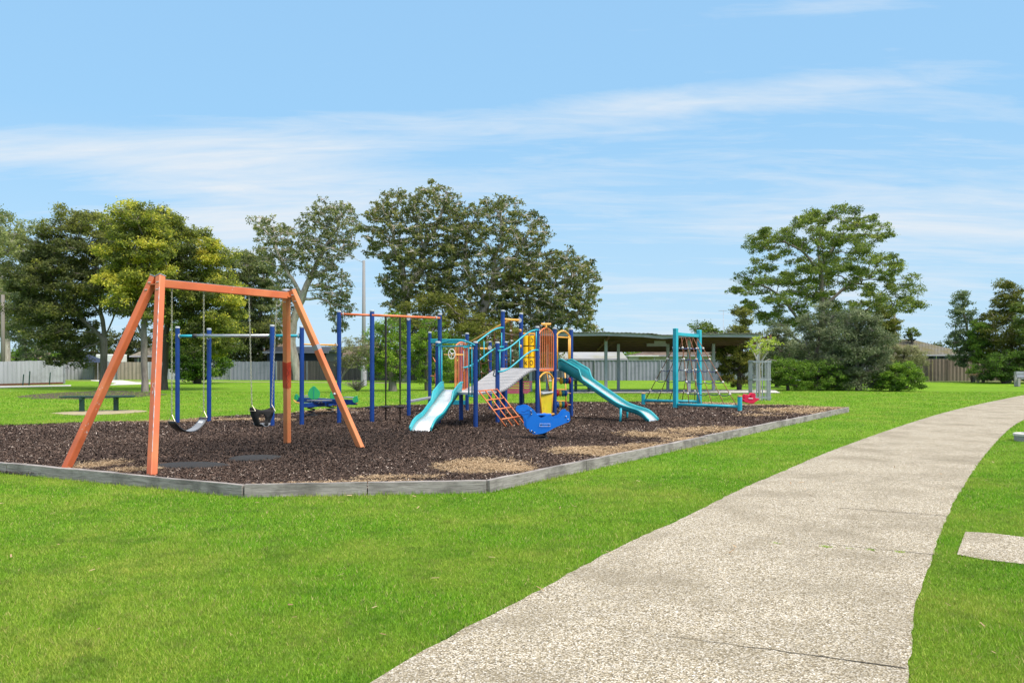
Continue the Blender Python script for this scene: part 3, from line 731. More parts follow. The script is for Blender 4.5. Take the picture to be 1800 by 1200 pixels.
def handrail(A_, B_, zlo, zhi, out):
    mb = MB()
    for off in (1.0, .47):
        pts = []
        for i in range(15):
            t = i/14; z = ZD+(ZT-ZD)*(1.25*ease(t)-.25*t)+off
            pts.append(at(A_.lerp(B_, t), z)+out)
        mb.tube(pts, .022, 8)
    for t in (.04, .30, .52, .95):
        z = ZD+(ZT-ZD)*ease(t)+(.04*math.sin(2*PI*t)); p = A_.lerp(B_, t)+out; mb.tube([at(p, z+.47), at(p, z+1.0)], .017, 6)
    return mb.build('handrail', 'teal', ps, smooth=True)
handrail(pB, pE, 0, 0, Vector((.02,-.09,.12))); handrail(pD, pI, 0, 0, Vector((.02,-.09,.02)))
# grab handle on posts C and D
for p, s in ((pC, 1), (pD, -1)):
    o = Vector((.085*s, -.03, 0)); tub(ps, 'grab_handle', 'bench_green', [at(p, 2.02)+o*.6, at(p, 2.0)+o*1.3, at(p, 1.92)+o, at(p, 1.32)+o, at(p, 1.24)+o*1.3, at(p, 1.22)+o*.5], .016)
# orange grid ladder on edge C-D
T0, T1 = wp(841, 686, pC.y-.02), wp(873, 683, pD.y-.05); B0, B1 = mp(893,750), mp(925,744.5)
mb = MB()
for t in (0, 1/3, 2/3, 1): mb.tube([T0.lerp(T1, t), B0.lerp(B1, t)-Vector((0,0,.06))], .017, 6)
for t in (0.02, .27, .53, .79): mb.tube([T0.lerp(B0, t), T1.lerp(B1, t)], .017, 6)
mb.build('grid_ladder', 'orange_tube', ps, smooth=True)
# slides
def slide(top, bot, prof, wid, rail, extra=None):
    d = (bot-top); d.z = 0; L = d.length; d.normalize(); s = Vector((-d.y, d.x, 0))
    bed, left, right = [], [], []
    P = []
    for i in range(41):
        t = i/40*L
        for (x0, z0, h0), (x1, z1, h1) in zip(prof[:-1], prof[1:]):
            if x0*L <= t <= x1*L+1e-6: u = (t-x0*L)/((x1-x0)*L+1e-9); P.append((t, z0+(z1-z0)*u, h0+(h1-h0)*u)); break
    Z = [p[1] for p in P]
    for _ in range(2): Z = [Z[0]]+[(Z[i-1]+Z[i]+Z[i+1])/3 for i in range(1, len(Z)-1)]+[Z[-1]]
    rows = []; rr = [[], []]; tubes = [[], []]
    for (t, z_, h), z in zip(P, Z):
        c = at(top, z)+d*t; w = wid/2
        rows.append([c-s*w, c-s*w*.5-Vector((0,0,.006)), c+s*w*.5-Vector((0,0,.006)), c+s*w])
        for k, sg in ((0, -1), (1, 1)):
            rr[k].append([c+s*sg*(w+.0)-Vector((0,0,.05)), c+s*sg*(w+.015)+Vector((0,0,h*.5)), c+s*sg*(w+.025)+Vector((0,0,h))])
            tubes[k].append(c+s*sg*(w+.03)+Vector((0,0,h)))
    sl = MB().sheet(rows).build('slide', 'slide_steel', ps, smooth=True, solid=.02)
    for k in (0, 1):
        MB().sheet(rr[k]).build('slide_side', rail, sl, smooth=True, solid=.028); tub(sl, 'slide_rim', rail, tubes[k], .026)
    return sl
t1 = Vector((-1.47, 21.15, 0)); b1 = at(gp(739,759,MZ), 0)
slide(t1, b1, [(0,.90,.18), (.08,.86,.22), (.34,.62,.24), (.36,.60,.09), (.64,.34,.08), (.82,.27,.08), (.92,.19,.08), (1,.06,.07)], .44, 'teal_dark')
t2 = at((pJ+pK)/2, 0)+Vector((-.02,-.02,0)); b2_ = at(gp(1149,741,MZ), 0)
sl2 = slide(t2, b2_, [(0,ZT+.02,.20), (.05,ZT-.02,.27), (.26,1.09,.28), (.28,1.06,.07), (.68,.42,.07), (.78,.34,.07), (.90,.27,.07), (.95,.18,.06), (1,.05,.05)], .42, 'teal_dark')
for px, py, w in ((1090,741,-.0), (1102,735,0)):
    p = mp(px, py); tub(ps, 'slide_leg', 'teal', [at(p, 0), at(p, .40)+Vector((.02,0,0))], .03)
# tic-tac-toe panel between H and L
tp = pH+(pL-pH)*.5; axp = Vector((1,0,0)); base = at(pH, 0)
fr = MB(); x0, x1 = .04, .50
YP = pH.y+.25
def q(px, py): return wp(px, py, YP)
fr.tube([q(919,586), q(949,586)], .018, 6); fr.tube([q(930,586), q(930,646)], .014, 6); fr.tube([q(940,586), q(940,646)], .014, 6)
fr.build('panel_frame', 'yellow_tube', ps)
marks = {(0,1): 'C', (1,1): 'P', (1,2): 'X', (2,0): 'X', (2,1): 'O', (2,2): 'C'}
for rI, (ya, yb) in enumerate(((589.5,607), (609,627), (629,646))):
    for cI, (xa, xb) in enumerate(((919.3,928.7), (929.3,938.7), (939.3,948.5))):
        c = (q(xa, ya)+q(xb, yb))/2; w = (q(xb, ya)-q(xa, ya)).x; hgt = (q(xa, ya)-q(xa, yb)).z
        cyl = MB().tube([c-Vector((0,0,hgt/2)), c+Vector((0,0,hgt/2))], w*.5, 14).build('turning_block', 'yellow_panel', ps)
        k = marks.get((rI, cI))
        if k:
            mb = MB(); f = c+Vector((0,-w*.5-.004,0)); R_ = .055
            if k == 'X':
                mb.tube([f+Vector((-R_*.8,0,-R_)), f+Vector((R_*.8,0,R_))], .009, 5); mb.tube([f+Vector((R_*.8,0,-R_)), f+Vector((-R_*.8,0,R_))], .009, 5)
            else:
                a0, a1 = {'O': (0, 2*PI), 'C': (-PI*.55, PI*.55), 'P': (PI*.65, PI*1.35)}[k]
                mb.tube([f+Vector((math.cos(t)*R_*.8, (abs(math.cos(t)))*.012, math.sin(t)*R_*1.1)) for t in [a0+(a1-a0)*i/16 for i in range(17)]], .009, 5)
            mb.build('block_mark', 'ink', cyl)
# under-deck drum panel
mb = MB(); a, ax, L = panel_frame(pI, pJ)
mb.tube(arch_pts(a, ax, L, .08, L-.08, 1.14, .16), .024, 8)
P0 = [at(a, .10)+ax*(L*.24), at(a, 1.15)+ax*.08]; P1 = [at(a, .10)+ax*(L*.80), at(a, 1.15)+ax*(L-.08)]
mb.tube(P0, .024, 8); mb.tube(P1, .024, 8); mb.tube([at(a, .16)+ax*.04, at(a, .16)+ax*(L-.02)], .03, 8)
pf = mb.build('play_panel', 'yellow_tube', ps, smooth=True)
mb = MB(); mb.add([P0[0].lerp(P0[1], .04), P1[0].lerp(P1[1], .04), P1[0].lerp(P1[1], .60), P0[0].lerp(P0[1], .60)], [(0,1,2,3)]); mb.build('coloured_sheet', 'graffiti_yellow', pf, solid=.012)
MB().tube([P0[0].lerp(P0[1], .61)+Vector((.05,-.03,0)), P1[0].lerp(P1[1], .63)+Vector((0,-.03,0))], .028, 8).build('counter_rail', 'cap_grey', pf)
# rear ladder + bead rows
def q2(px, py, Y=24.9): return wp(px, py, Y)
mb = MB()
mb.tube([q2(961,655), q2(966,688)], .018, 6); mb.tube([q2(993,652), q2(996,728)], .022, 6)
for y in (665, 684.5, 704.5): mb.tube([q2(963,y), q2(995,y)], .015, 6)
mb.build('rear_ladder', 'yellow_tube', ps, smooth=True)
for y, xs, cols, ends in ((669, (986.5,991.5,996,1000.5), ('bead_yellow','bead_teal','bead_blue','bead_red'), (977,1003)), (691, (979.5,984.5,989.5,994), ('bead_red','bead_yellow','bead_teal','bead_blue'), (976,1003)), (711, (979.5,984.5,989.5,994), ('bead_blue','bead_yellow','bead_teal','bead_red'), (976,1003))):
    Yb = 24.0; rod = tub(ps, 'bead_rod', 'yellow_tube', [wp(ends[0], y, Yb-.4), wp(ends[1], y, Yb)], .015)
    for i, (x, cm) in enumerate(zip(xs, cols)):
        c = wp(x, y, Yb-.4*(1003-x)/27); R_ = .092 if not (i == 0 and y == 669) else .10
        MB().ball(c, (.058, R_, R_), 12, 8).build('bead', cm, rod, smooth=True)
# climbing net at the back: slanted pole, bars and ropes
def K(px, py, Y): return wp(px, py, Y)
nA, nB = K(818,606,26.9), K(896,563,24.0)
tub(ps, 'slanted_pole', 'yellow_tube', [nA, nB], .035)
eH = [K(884,561,pE.y), K(915,563,pH.y)]; tub(ps, 'net_bar', 'yellow_tube', eH, .033); clamp(ps, eH[1]+Vector((-.03,-.05,0)), (0,-1,0), .09)
tub(ps, 'net_bar', 'yellow_tube', [K(818,612,26.9), K(862,613,27.7)], .035); clamp(ps, K(861,611,27.6), (0,-1,0), .09)
def net(name, root, TL, TR, BL, BR, nx, ny, rmat, kmat, sag=.03, rr=.011, kr=.026, hmat=None):
    mb = MB(); g = {}
    for i in range(nx+1):
        for j in range(ny+1):
            u, v = i/nx, j/ny; g[i, j] = TL.lerp(TR, u).lerp(BL.lerp(BR, u), v)
    for i in range(nx+1): mb.tube([g[i, j] for j in range(ny+1)], rr, 5)
    o = mb.build(name, rmat, root, smooth=True)
    for j in range(1, ny):
        pts = [g[0, j]]
        for i in range(nx):
            a_, b_ = g[i, j], g[i+1, j]; k_ = random.uniform(.5, 1.6); pts += [a_.lerp(b_, t)+Vector((0,0,-sag*4*t*(1-t)*k_)) for t in (.25, .5, .75, 1)]
        MB().tube(pts, rr, 5).build('cross_rope', hmat or rmat, o, smooth=True)
        for i in range(nx+1):
            if (i+j) % 2 and 0 < i < nx: continue
            MB().ball(g[i, j], kr*(1.25 if i in (0, nx) else .8), 6, 4).build('rope_knot', kmat, o)
    return o
net('rope_net', ps, nA, nB, K(822,690,27.2), K(905,668,24.8), 6, 6, 'rope', 'white_knot', .08)
net('rope_net', ps, K(884,575,26), K(916,560,24.4), K(889,650,28), K(916,640,24.6), 2, 4, 'rope', 'white_knot', .05)
for y in (581, 608.5): MB().ball(K(914.5, y, pH.y-.07), .05, 10, 8).build('rope_end_ball', 'brass', ps, smooth=True)
mb = MB(); mb.tube([K(761,628,24.5), K(766,637,23.6)], .012, 6); mb.tube([K(767,648,23.5), K(764,660,23.8), K(766,676,23.5), K(762,690,24)], .016, 6); mb.tube([K(757,660.5,25), K(766,661,23.6)], .014, 6)
mb.build('climbing_hook', 'orange_tube', ps, smooth=True)

# =====================================================================  rope climber on the right
rc = thing('rope_climber', mp(1208,716), 'teal framed rope net climber with short end posts at the back right of the mulch', 'rope climber')
c1 = ppost(rc, 1187.5, 577, 717, r=.09, mat='teal', n=4, cap='teal'); c2 = ppost(rc, 1229, 580, 713, r=.09, mat='teal', n=4, cap='teal')
s1 = ppost(rc, 1131, 690, 711, r=.07, mat='teal', n=8, cap='brass'); s2 = ppost(rc, 1300.5, 695, 721, r=.075, mat='teal', n=8, cap='brass')
z_ = HC+48.5/F*c1.y; MB().bar(at(c1, z_), at(c2, z_-.03), .07, .11).build('top_beam', 'teal', rc, bevel=.01)
tub(rc, 'ground_beam', 'teal', [at(s1, .20), at(c2, .20)], .05); tub(rc, 'ground_beam', 'teal', [at(c1, .17), at(s2, .17)], .05)
tl, tr = at(c1, z_-.08).lerp(at(c2, z_-.1), .16), at(c1, z_-.08).lerp(at(c2, z_-.1), .9)
net('rope_net', rc, tl, tr, at(s1, .2).lerp(at(c2, .2), .03), at(s1, .2).lerp(at(c2, .2), .92), 4, 6, 'rope', 'white_knot', .05, .014, .034, 'rope_blue')
net('rope_net', rc, tl.lerp(tr, .1), tr, at(c1, .17).lerp(at(s2, .17), .22), at(c1, .17).lerp(at(s2, .17), .96), 4, 6, 'rope', 'white_knot', .05, .014, .034, 'rope_blue')

# =====================================================================  spring riders
def spring(root, c, z0, z1, r=.07, turns=5, w=.014):
    pts = [Vector((c.x+math.cos(t)*r, c.y+math.sin(t)*r, z0+(z1-z0)*t/(2*PI*turns))) for t in [2*PI*turns*i/(turns*10) for i in range(turns*10+1)]]
    return MB().tube(pts, w, 6).build('spring', 'black_plastic', root, smooth=True)
c = mp(954,771); Yr = c.y
sr = thing('spring_rider', c, 'blue seal shaped spring rider with two side panels in front of the ladder', 'spring rider', 'spring riders')
spring(sr, c, MZ-.03, .22, .075, 4, .016); MB().tube([at(c, MZ-.02), at(c, MZ+.02)], .12, 14).build('base_plate', 'black_plastic', sr)
raw = [(911,719),(914,715.5),(919,715.5),(924,713.5),(930,714),(936,717.5),(941,723),(945,729),(950,733.5),(955,731.5),(960,728.5),(966,729.5),(971,733),(976,735),(982,733),(987,730),(989,726),(993,722),(998,721.5),(1001,724.5),(1001,731),(1002,737),(999,741),(994,742),(985,746),(973,751),(965,756),(955,760.5),(945,762),(937,762),(931,757),(926,752),(925,745),(925,738),(921,731),(916,728.5),(911,725)]
def outline(raw, dx=0): 
    return [((x+dx-954)/F*Yr, HC-(y-YH)/F*Yr) for x, y in raw]
ol = smooth_poly([Vector((a, b)) for a, b in outline(raw)+[outline(raw)[0]]], 1)[:-1]
axr = Vector((1, -.06, 0)); seal2 = smooth_poly([Vector((a-.05, b+.03)) for a, b in outline(raw)+[outline(raw)[0]]], 1)[:-1]
pn = MB().prism([tuple(p) for p in ol], (c.x, c.y-.12, 0), axr, (0,0,1), .02).build('side_panel', 'rider_blue', sr)
MB().prism([tuple(p) for p in seal2], (c.x, c.y+.12, 0), axr, (0,0,1), .02).build('side_panel', 'rider_blue', sr)
def on(px, py, off=-.145): x, z = outline([(px, py)])[0]; return Vector((c.x+x, c.y+off-.06*x, z))
for p in ((933,721), (934,727), (994,731), (997.5,736), (934,756), (939.5,759)): MB().ball(on(*p, -.135), .015, 8, 6).build('bolt', 'steel', pn)
mb = MB(); mb.ball(on(928.5,754, -.135), .02, 8, 6); mb.build('rusty_bolt', 'rust', pn)
mb = MB(); mb.tube([on(948,748), on(948,743.5), on(967,743.5), on(967,748), on(948,748)], .003, 4)
mb.build('slot_trim', 'white_paint', pn)
mb = MB(); mb.ball(on(951,746, -.133), .012, 6, 4); mb.ball(on(964,746.5, -.133), .012, 6, 4); mb.build('slot_hole', 'ink', pn)
mb = MB()
mb.tube([on(x, y, -.134) for x, y in ((916,722), (922,722.5), (927,719.5), (931,720))], .004, 4); mb.tube([on(x, y, -.134) for x, y in ((914,726), (921,727), (929,726.5))], .003, 4)
mb.build('mouth_line', 'bead_blue', pn)
MB().box((c.x+.0, c.y, .56-.02), (.34,.22,.025)).build('seat', 'rider_blue', sr)
MB().tube([on(934,724,-.2), on(934,724,.2)], .014, 8).build('hand_grip', 'black_plastic', sr); MB().tube([on(936,757,-.2), on(936,757,.2)], .016, 8).build('foot_rest', 'black_plastic', sr)
MB().box((c.x, c.y, .25), (.26,.2,.04)).build('spring_plate', 'black_plastic', sr)
# red one at the right
c = gp(1322,712); Yr = c.y
rr_ = thing('spring_rider', c, 'small red duck shaped spring rider on the grass beside the caged tree', 'spring rider', 'spring riders')
spring(rr_, c, 0, .16, .08, 3, .018)
raw = [(1304,701),(1307,706),(1313,708),(1322,708.5),(1329,704),(1333,701),(1331,699.5),(1326,699),(1325,696),(1326,692),(1323,690),(1319,691),(1318,694),(1319,698),(1316,698),(1313,693.5),(1310,692),(1307,694),(1306,698),(1308,700)]
ol = [((x-1322)/F*Yr, HC-(y-YH)/F*Yr) for x, y in raw]
for k in (-.14, .14): MB().prism(ol, (c.x, c.y+k, 0), (1,0,0), (0,0,1), .05).build('side_panel', 'rider_red', rr_, bevel=.01)
MB().box((c.x-.05, c.y, .36), (.3,.26,.05)).build('seat', 'rider_red', rr_, bevel=.01); MB().box((c.x-.1, c.y-.18, .26), (.16,.01,.03)).build('foot_rest', 'white_paint', rr_)
# green leaf seesaw
c = mp(547,730); Yg = c.y
ss = thing('leaf_seesaw', c, 'four seat spring seesaw with green leaf backs and blue arms behind the swing', 'seesaw')
spring(ss, c, MZ-.02, .40, .10, 4, .02); MB().tube([at(c, MZ-.02), at(c, MZ+.02)], .18, 14).build('base_plate', 'black_plastic', ss)
spring(ss, c+Vector((.35,.9,0)), MZ-.02, .40, .10, 4, .02)
def Q(px, py, dy=0): return wp(px, py, Yg+dy)
MB().bar(Q(524,702,1.2), Q(625,707,-.1)+Vector((0,0,.0)), .14, .14).build('arm', 'blue_post', ss, bevel=.01)
MB().bar(Q(537,712,-.7), Q(578,710,.8), .16, .12).build('arm', 'blue_post', ss, bevel=.01); MB().bar(Q(578,710,.8), Q(604,706,1.6), .16, .12).build('arm', 'blue_post', ss, bevel=.01)
for (a_, b_) in ((Q(534,700.5,.6), Q(549,700.5,.6)), (Q(606,702.5,.1), Q(624,703.5,0)), (Q(546,708.5,-.4), Q(577,708,.3))): MB().bar(a_+Vector((0,0,.08)), b_+Vector((0,0,.08)), .28, .025).build('seat', 'belt_grey', ss)
def leafb(cx, cy, w, h, dy, lean=0):
    base_ = Q(cx, cy, dy); k = Yg/F
    pts = [(0,0), (w*.35,h*.06), (w*.5,h*.35), (w*.42,h*.62), (w*.2,h*.82), (w*lean,h), (-w*.22,h*.86), (-w*.44,h*.6), (-w*.5,h*.3), (-w*.3,h*.05)]
    P = [Vector((a_*k, b_*k)) for a_, b_ in pts]; P = smooth_poly(P+[P[0]], 1)[:-1]
    o = MB().prism([tuple(p) for p in P], base_, (1,.25,0), (0,0,1), .03).build('leaf_back', 'leaf_green', ss, bevel=.006)
    mb = MB(); mb.tube([base_+Vector((0,-.03,.02)), base_+Vector((lean*w*k, -.03, h*k*.93))], .006, 5); mb.build('leaf_vein', 'teal_dark', o)
leafb(552, 702, 22, 25, .2); leafb(590, 704, 22, 24, .9, .1); leafb(522, 703, 11, 12, 1.1, -.15); leafb(625, 708, 11, 13, -.2, .35)
mb = MB(); mb.tube([Q(516,703,1), Q(520,707,.8), Q(536,710,.2)], .02, 6); mb.tube([Q(586,714,.3), Q(606,711,.1), Q(628,708,-.1)], .02, 6); mb.build('foot_bar', 'yellow_tube', ss, smooth=True)
mb = MB(); mb.tube([Q(547,708,-.3), Q(550,703,-.3), Q(553,707,-.1)], .014, 6); mb.tube([Q(560,708,-.2), Q(564,703.5,-.1), Q(566,707.5,0)], .014, 6); mb.build('hand_grip', 'white_paint', ss)

# =====================================================================  benches and small furniture
a, b = gp(144,723), gp(204,721.5)
bn = thing('park_bench', (a+b)/2, 'dark green backless bench on its own sandy pad left of the swings', 'bench', 'park benches')
mb = MB(); seat0, seat1 = wp(108,698.5,a.y+.1), wp(235,695.5,b.y+.1); seat1.z = seat0.z
d = (seat1-seat0).normalized(); s = Vector((-d.y, d.x, 0))
for k in range(5): o = s*(-.24+.12*k)+Vector((0,0,.012*abs(k-2))); mb.bar(seat0+o, seat1+o, .10, .035)
mb.build('seat', 'bench_green', bn, bevel=.006)
for p in (a, b): MB().bar(at(p, -.02), at(p, .42), .12, .12).build('leg', 'bench_green', bn); MB().bar(at(p, .41)-s*.26, at(p, .41)+s*.26, .06, .05).build('seat_support', 'bench_green', bn)
# pink slatted bench behind bridge
Yp = gp(918,712).y; bk = thing('park_bench', gp(912,712), 'faded pink slatted bench with backrest seen beneath the curved bridge', 'bench', 'park benches')
def Wp(px, py, dy=0): return wp(px, py, Yp+dy)
mb = MB()
for i, y in enumerate((671.5, 675.8, 680, 684)): mb.bar(Wp(870+1*i,y,.35-.05*i), Wp(935.5-1*i,y-.5,.35-.05*i), .03, .052)
mb.build('backrest', 'bench_pink', bk)
mb = MB()
for i, y in enumerate((686.5, 688, 689.5, 691)): mb.bar(Wp(872,y,.12-.15*i), Wp(933-1.6*i,y-.2,.12-.15*i), .09, .03)
mb.build('seat', 'bench_pink', bk)
for px in (886, 920): mb = MB(); mb.bar(Wp(px,714,0), Wp(px,690,0), .08, .08); mb.bar(Wp(px,690,-.3), Wp(px,690,.35), .05, .05, up=(1,0,0)); mb.bar(Wp(px,690,.3), Wp(px,671,.4), .05, .05); mb.build('leg', 'bench_green', bk)
# picnic table under the shelter
Yt = gp(1020,689.5).y; pt = thing('picnic_table', gp(1020,689.5), 'dark green picnic table under the left end of the open shelter', 'table')
MB().bar(wp(1004,668,Yt), wp(1041,668,Yt), 1.0, .06).build('table_top', 'bench_green', pt); mb = MB()
for s in (-.85, .85): mb.bar(wp(1003,677,Yt+s), wp(1044,677,Yt+s), .28, .05)
mb.build('seat', 'bench_green', pt)
for px in (1012, 1035): mb = MB(); mb.bar(wp(px,690,Yt), wp(px,668,Yt), .14, .14); mb.bar(wp(px,679,Yt-.9), wp(px,679,Yt+.9), .08, .08, up=(1,0,0)); mb.build('leg', 'bench_green', pt)
# right edge grey timber bench
Yb = gp(1787,679).y; gb = thing('park_bench', gp(1795,679), 'grey weathered timber bench cut off by the right side of the view', 'bench', 'park benches')
for px in (1785.5, 1827): MB().bar(wp(px,679,Yb), wp(px,653,Yb+.1), .16, .14).build('back_post', 'grey_wood', gb); MB().bar(wp(px+5,679,Yb-.45), wp(px+5,665,Yb-.45), .16, .14).build('leg', 'grey_wood', gb)
MB().bar(wp(1786,655,Yb), wp(1836,655,Yb), .07, .17).build('back_board', 'galv', gb); MB().bar(wp(1787,660.5,Yb), wp(1836,660.5,Yb), .07, .17).build('back_board', 'galv', gb)
MB().bar(wp(1792,665,Yb-.25), wp(1836,665,Yb-.25), .5, .06).build('seat', 'galv', gb)
# round concrete cover
c = gp(1809,775); r_ = .27
pc = thing('pit_cover', c, 'low round pale concrete cover in the grass right of the path', 'cover')
MB().tube([at(c, -.02), at(c, .11)], r_*.98, 28).build('collar', 'grey_wood', pc); MB().tube([at(c, .11), at(c, .15), at(c, .16)], [r_*1.05, r_*1.05, r_*.98], 28).build('lid', 'concrete_pale', pc)
MB().tube([at(c, .158), at(c, .165)], [r_*.55, r_*.52], 20).build('lid_ring', 'galv', pc)

# =====================================================================  open shelter
Y0, Y1 = 42.6, 48.8; XL, XR = wp(985,0,Y0).x-1.8, wp(1338,0,Y0).x
ZF = HC+(YH-587)/F*Y0; ZB = HC+(YH-613)/F*Y1
sh = thing('picnic_shelter', ((XL+XR)/2, (Y0+Y1)/2, 0), 'long open steel shelter with sagging tin roof on grey posts', 'shelter')
mb = MB(); nx = 110; rows = []
def sag(x): t = (x-XL)/(XR-XL); return .012*math.sin(t*23)+.010*math.sin(t*61)-.12*math.exp(-((t-.60)/.06)**2)-.10*t
for y, z in ((Y0-.25, ZF+.10), ((Y0+Y1)/2, (ZF+ZB)/2+.10), (Y1+.2, ZB+.10)):
    rows.append([Vector((XL+(XR-XL)*i/nx+.0, y, z+sag(XL+(XR-XL)*i/nx)*(1 if y < Y0 else .4)+.022*(i % 2))) for i in range(nx+1)])
mb.sheet(rows).build('roof_sheet', 'roof_tin', sh, solid=.015)
mb = MB(); n = 12
for i in range(n): x0, x1 = XL+(XR-XL)*i/n, XL+(XR-XL)*(i+1)/n; mb.bar((x0, Y0-.1, ZF-.0+sag(x0)), (x1, Y0-.1, ZF-.0+sag(x1)), .05, .15)
mb.build('fascia', 'fascia', sh)
MB().poly([(XL+.05, Y0, ZF-.03), (XR-.1, Y0, ZF-.03), (XR-.1, Y1, ZB+.03), (XL+.05, Y1, ZB+.03)]).build('ceiling_lining', 'roof_under', sh)
for k in range(6):
    t = (k+.5)/6; y = Y0+(Y1-Y0)*t; z = ZF+(ZB-ZF)*t-.08; MB().bar((XL+.1, y, z), (XR-.15, y, z), .08, .12).build('purlin', 'brown_beam', sh)
MB().bar((XL+.1, Y1, ZB-.06), (XR-.1, Y1, ZB-.06), .08, .24).build('rear_beam', 'brown_beam', sh)
for px, py, back in ((933,688,0), (1065,689.5,0), (1211,690,0), (1332,688.5,0), (1087,687,1), (1174,687,1), (1254,687,1), (962,687,1)):
    p = gp(px, py); t = (p.y-Y0)/(Y1-Y0); zt = ZF+(ZB-ZF)*t-.05
    if back: p = Vector(((px-CX)/F*(Y1-.9), Y1-.9, 0)) if False else p
    MB().bar(at(p, 0), at(p, zt), .17 if not back else .15, .15).build('post', 'galv', sh)
    if not back:
        MB().bar((p.x, Y0, ZF-.12), (p.x, Y1, ZB-.06), .08, .16).build('rafter', 'rust', sh)
        MB().bar(at(p, zt-.5), (p.x+.55, p.y, zt-.08), .05, .05).build('brace', 'brown_beam', sh)
for (xa, xb, y, z, w) in ((1137,1172,46.,0,.28), (1150,1170,45.0,-.25,.2)):
    MB().bar(wp(xa,604+z*10,y), wp(xb,604+z*10,y), .05, w).build('roof_patch', 'fascia', sh)

# =====================================================================  fences
def fence(label, p0, p1, zt, mat, post=2.4, mat_p='galv', zig=.05, pitch=.16, rough=.02, rail=False, cat='fence'):
    p0, p1 = Vector(p0), Vector(p1); f = thing('boundary_fence', (p0+p1)/2, label, cat, 'boundary fences behind the park')
    d = (p1-p0); L = d.length; d = d/L; s = Vector((-d.y, d.x, 0)); n = int(L/pitch); mb = MB(); rows = [[], []]
    dz = 0
    for i in range(n+1):
        if i % 9 == 0: dz = random.uniform(-rough, rough)
        p = p0+d*L*i/n+s*(zig*(i % 2)); j = random.uniform(-rough, rough)*.5
        rows[0].append(at(p, -.03)); rows[1].append(at(p, zt+dz+j))
    mb.sheet(rows).build('fence_panel', mat, f, solid=.012)
    k = max(1, int(L/post))
    for i in range(k+1): p = p0+d*L*i/k-s*.06; MB().bar(at(p, 0), at(p, zt+.01), .07, .07).build('fence_post', mat_p, f)
    if rail: MB().bar(at(p0, zt+.02), at(p1, zt+.02), .09, .035).build('top_rail', mat_p, f); 
    return f
def fg(x, y): return gp(x, y)
a = fg(-60,679); b = fg(112,674); f1 = fence('pale rusty corrugated iron fence standing nearest on the far left', a, b, 1.62, 'fence_pale', 99, rough=.03)
for px, py, h in ((40,677.5,.75), (51,677,.95), (87,676,.85)): p = gp(px, py); MB().bar(at(p, 0), at(p, h)+Vector((.06,0,0)), .06, .05).build('stake', 'bench_green', f1)
MB().bar(gp(-60,679.4,0)+Vector((0,-.1,.05)), gp(112,674.6,0)+Vector((0,-.1,.05)), .04, .16).build('plinth_board', 'rust', f1)
fence('short side return of the pale corrugated fence beside the left tree trunk', b, fg(113,667), 1.6, 'fence_weathered', 99)
Yf = gp(0,667).y
def seg(x0, x1, label, mat, top=636., y=667.2, **k):
    Y = gp(0, y).y; zt = HC+(YH-top)/F*Y; return fence(label, ((x0-CX)/F*Y, Y, 0), ((x1-CX)/F*Y, Y, 0), zt, mat, **k)
seg(113, 165, 'grey corrugated fence section just right of the nearest pale fence', 'fence_pale')
seg(165.6, 184, 'narrow dark brown paling section between grey sheets behind the dark tree', 'fence_brown')
seg(184.6, 206, 'narrow grey sheet section behind the pale trunk of the dark tree', 'fence_pale')
seg(206.6, 258, 'stained light brown paling fence section left of the near orange leg', 'fence_light_brown')
seg(258.6, 330, 'grey sheet fence section directly behind the near orange leg', 'fence_pale')
seg(330.6, 405, 'dull grey fence section mostly hidden by the dense bush', 'fence_weathered')
seg(405.6, 486, 'even blue grey sheet metal fence between dense bush and pale gum', 'fence_grey', top=635.5, y=667.8)
seg(486.6, 700, 'dark weathered paling fence behind the leaf seesaw', 'fence_dark', top=634.5, y=668, pitch=.13)
seg(700.6, 930, 'dark grey fence behind the bushes and left slide', 'fence_dark', top=634.5, y=668)
seg(930.6, 1275, 'long grey steel fence seen beneath the shelter roof', 'fence_grey', top=633.2, y=668.4, rail=True)
seg(1275.6, 1560, 'grey fence hidden behind the big shrub clump', 'fence_weathered', top=633, y=668.6)
seg(1560.6, 1880, 'brown paling fence at the right below the mossy roof', 'fence_brown', top=630.5, y=669.4, pitch=.15, mat_p='fence_brown')
fp = seg(1880.6, 1960, 'last brown fence length at far right', 'fence_brown', top=630.5, y=669.4)
for px in (1632.5, 1639): 
    Y = gp(0,669.4).y-.12; MB().bar((((px-CX)/F*Y), Y, 0), (((px-CX)/F*Y), Y, 1.75), .10, .06).build('new_paling', 'sand_pad', bpy.data.objects['boundary_fence.013'])

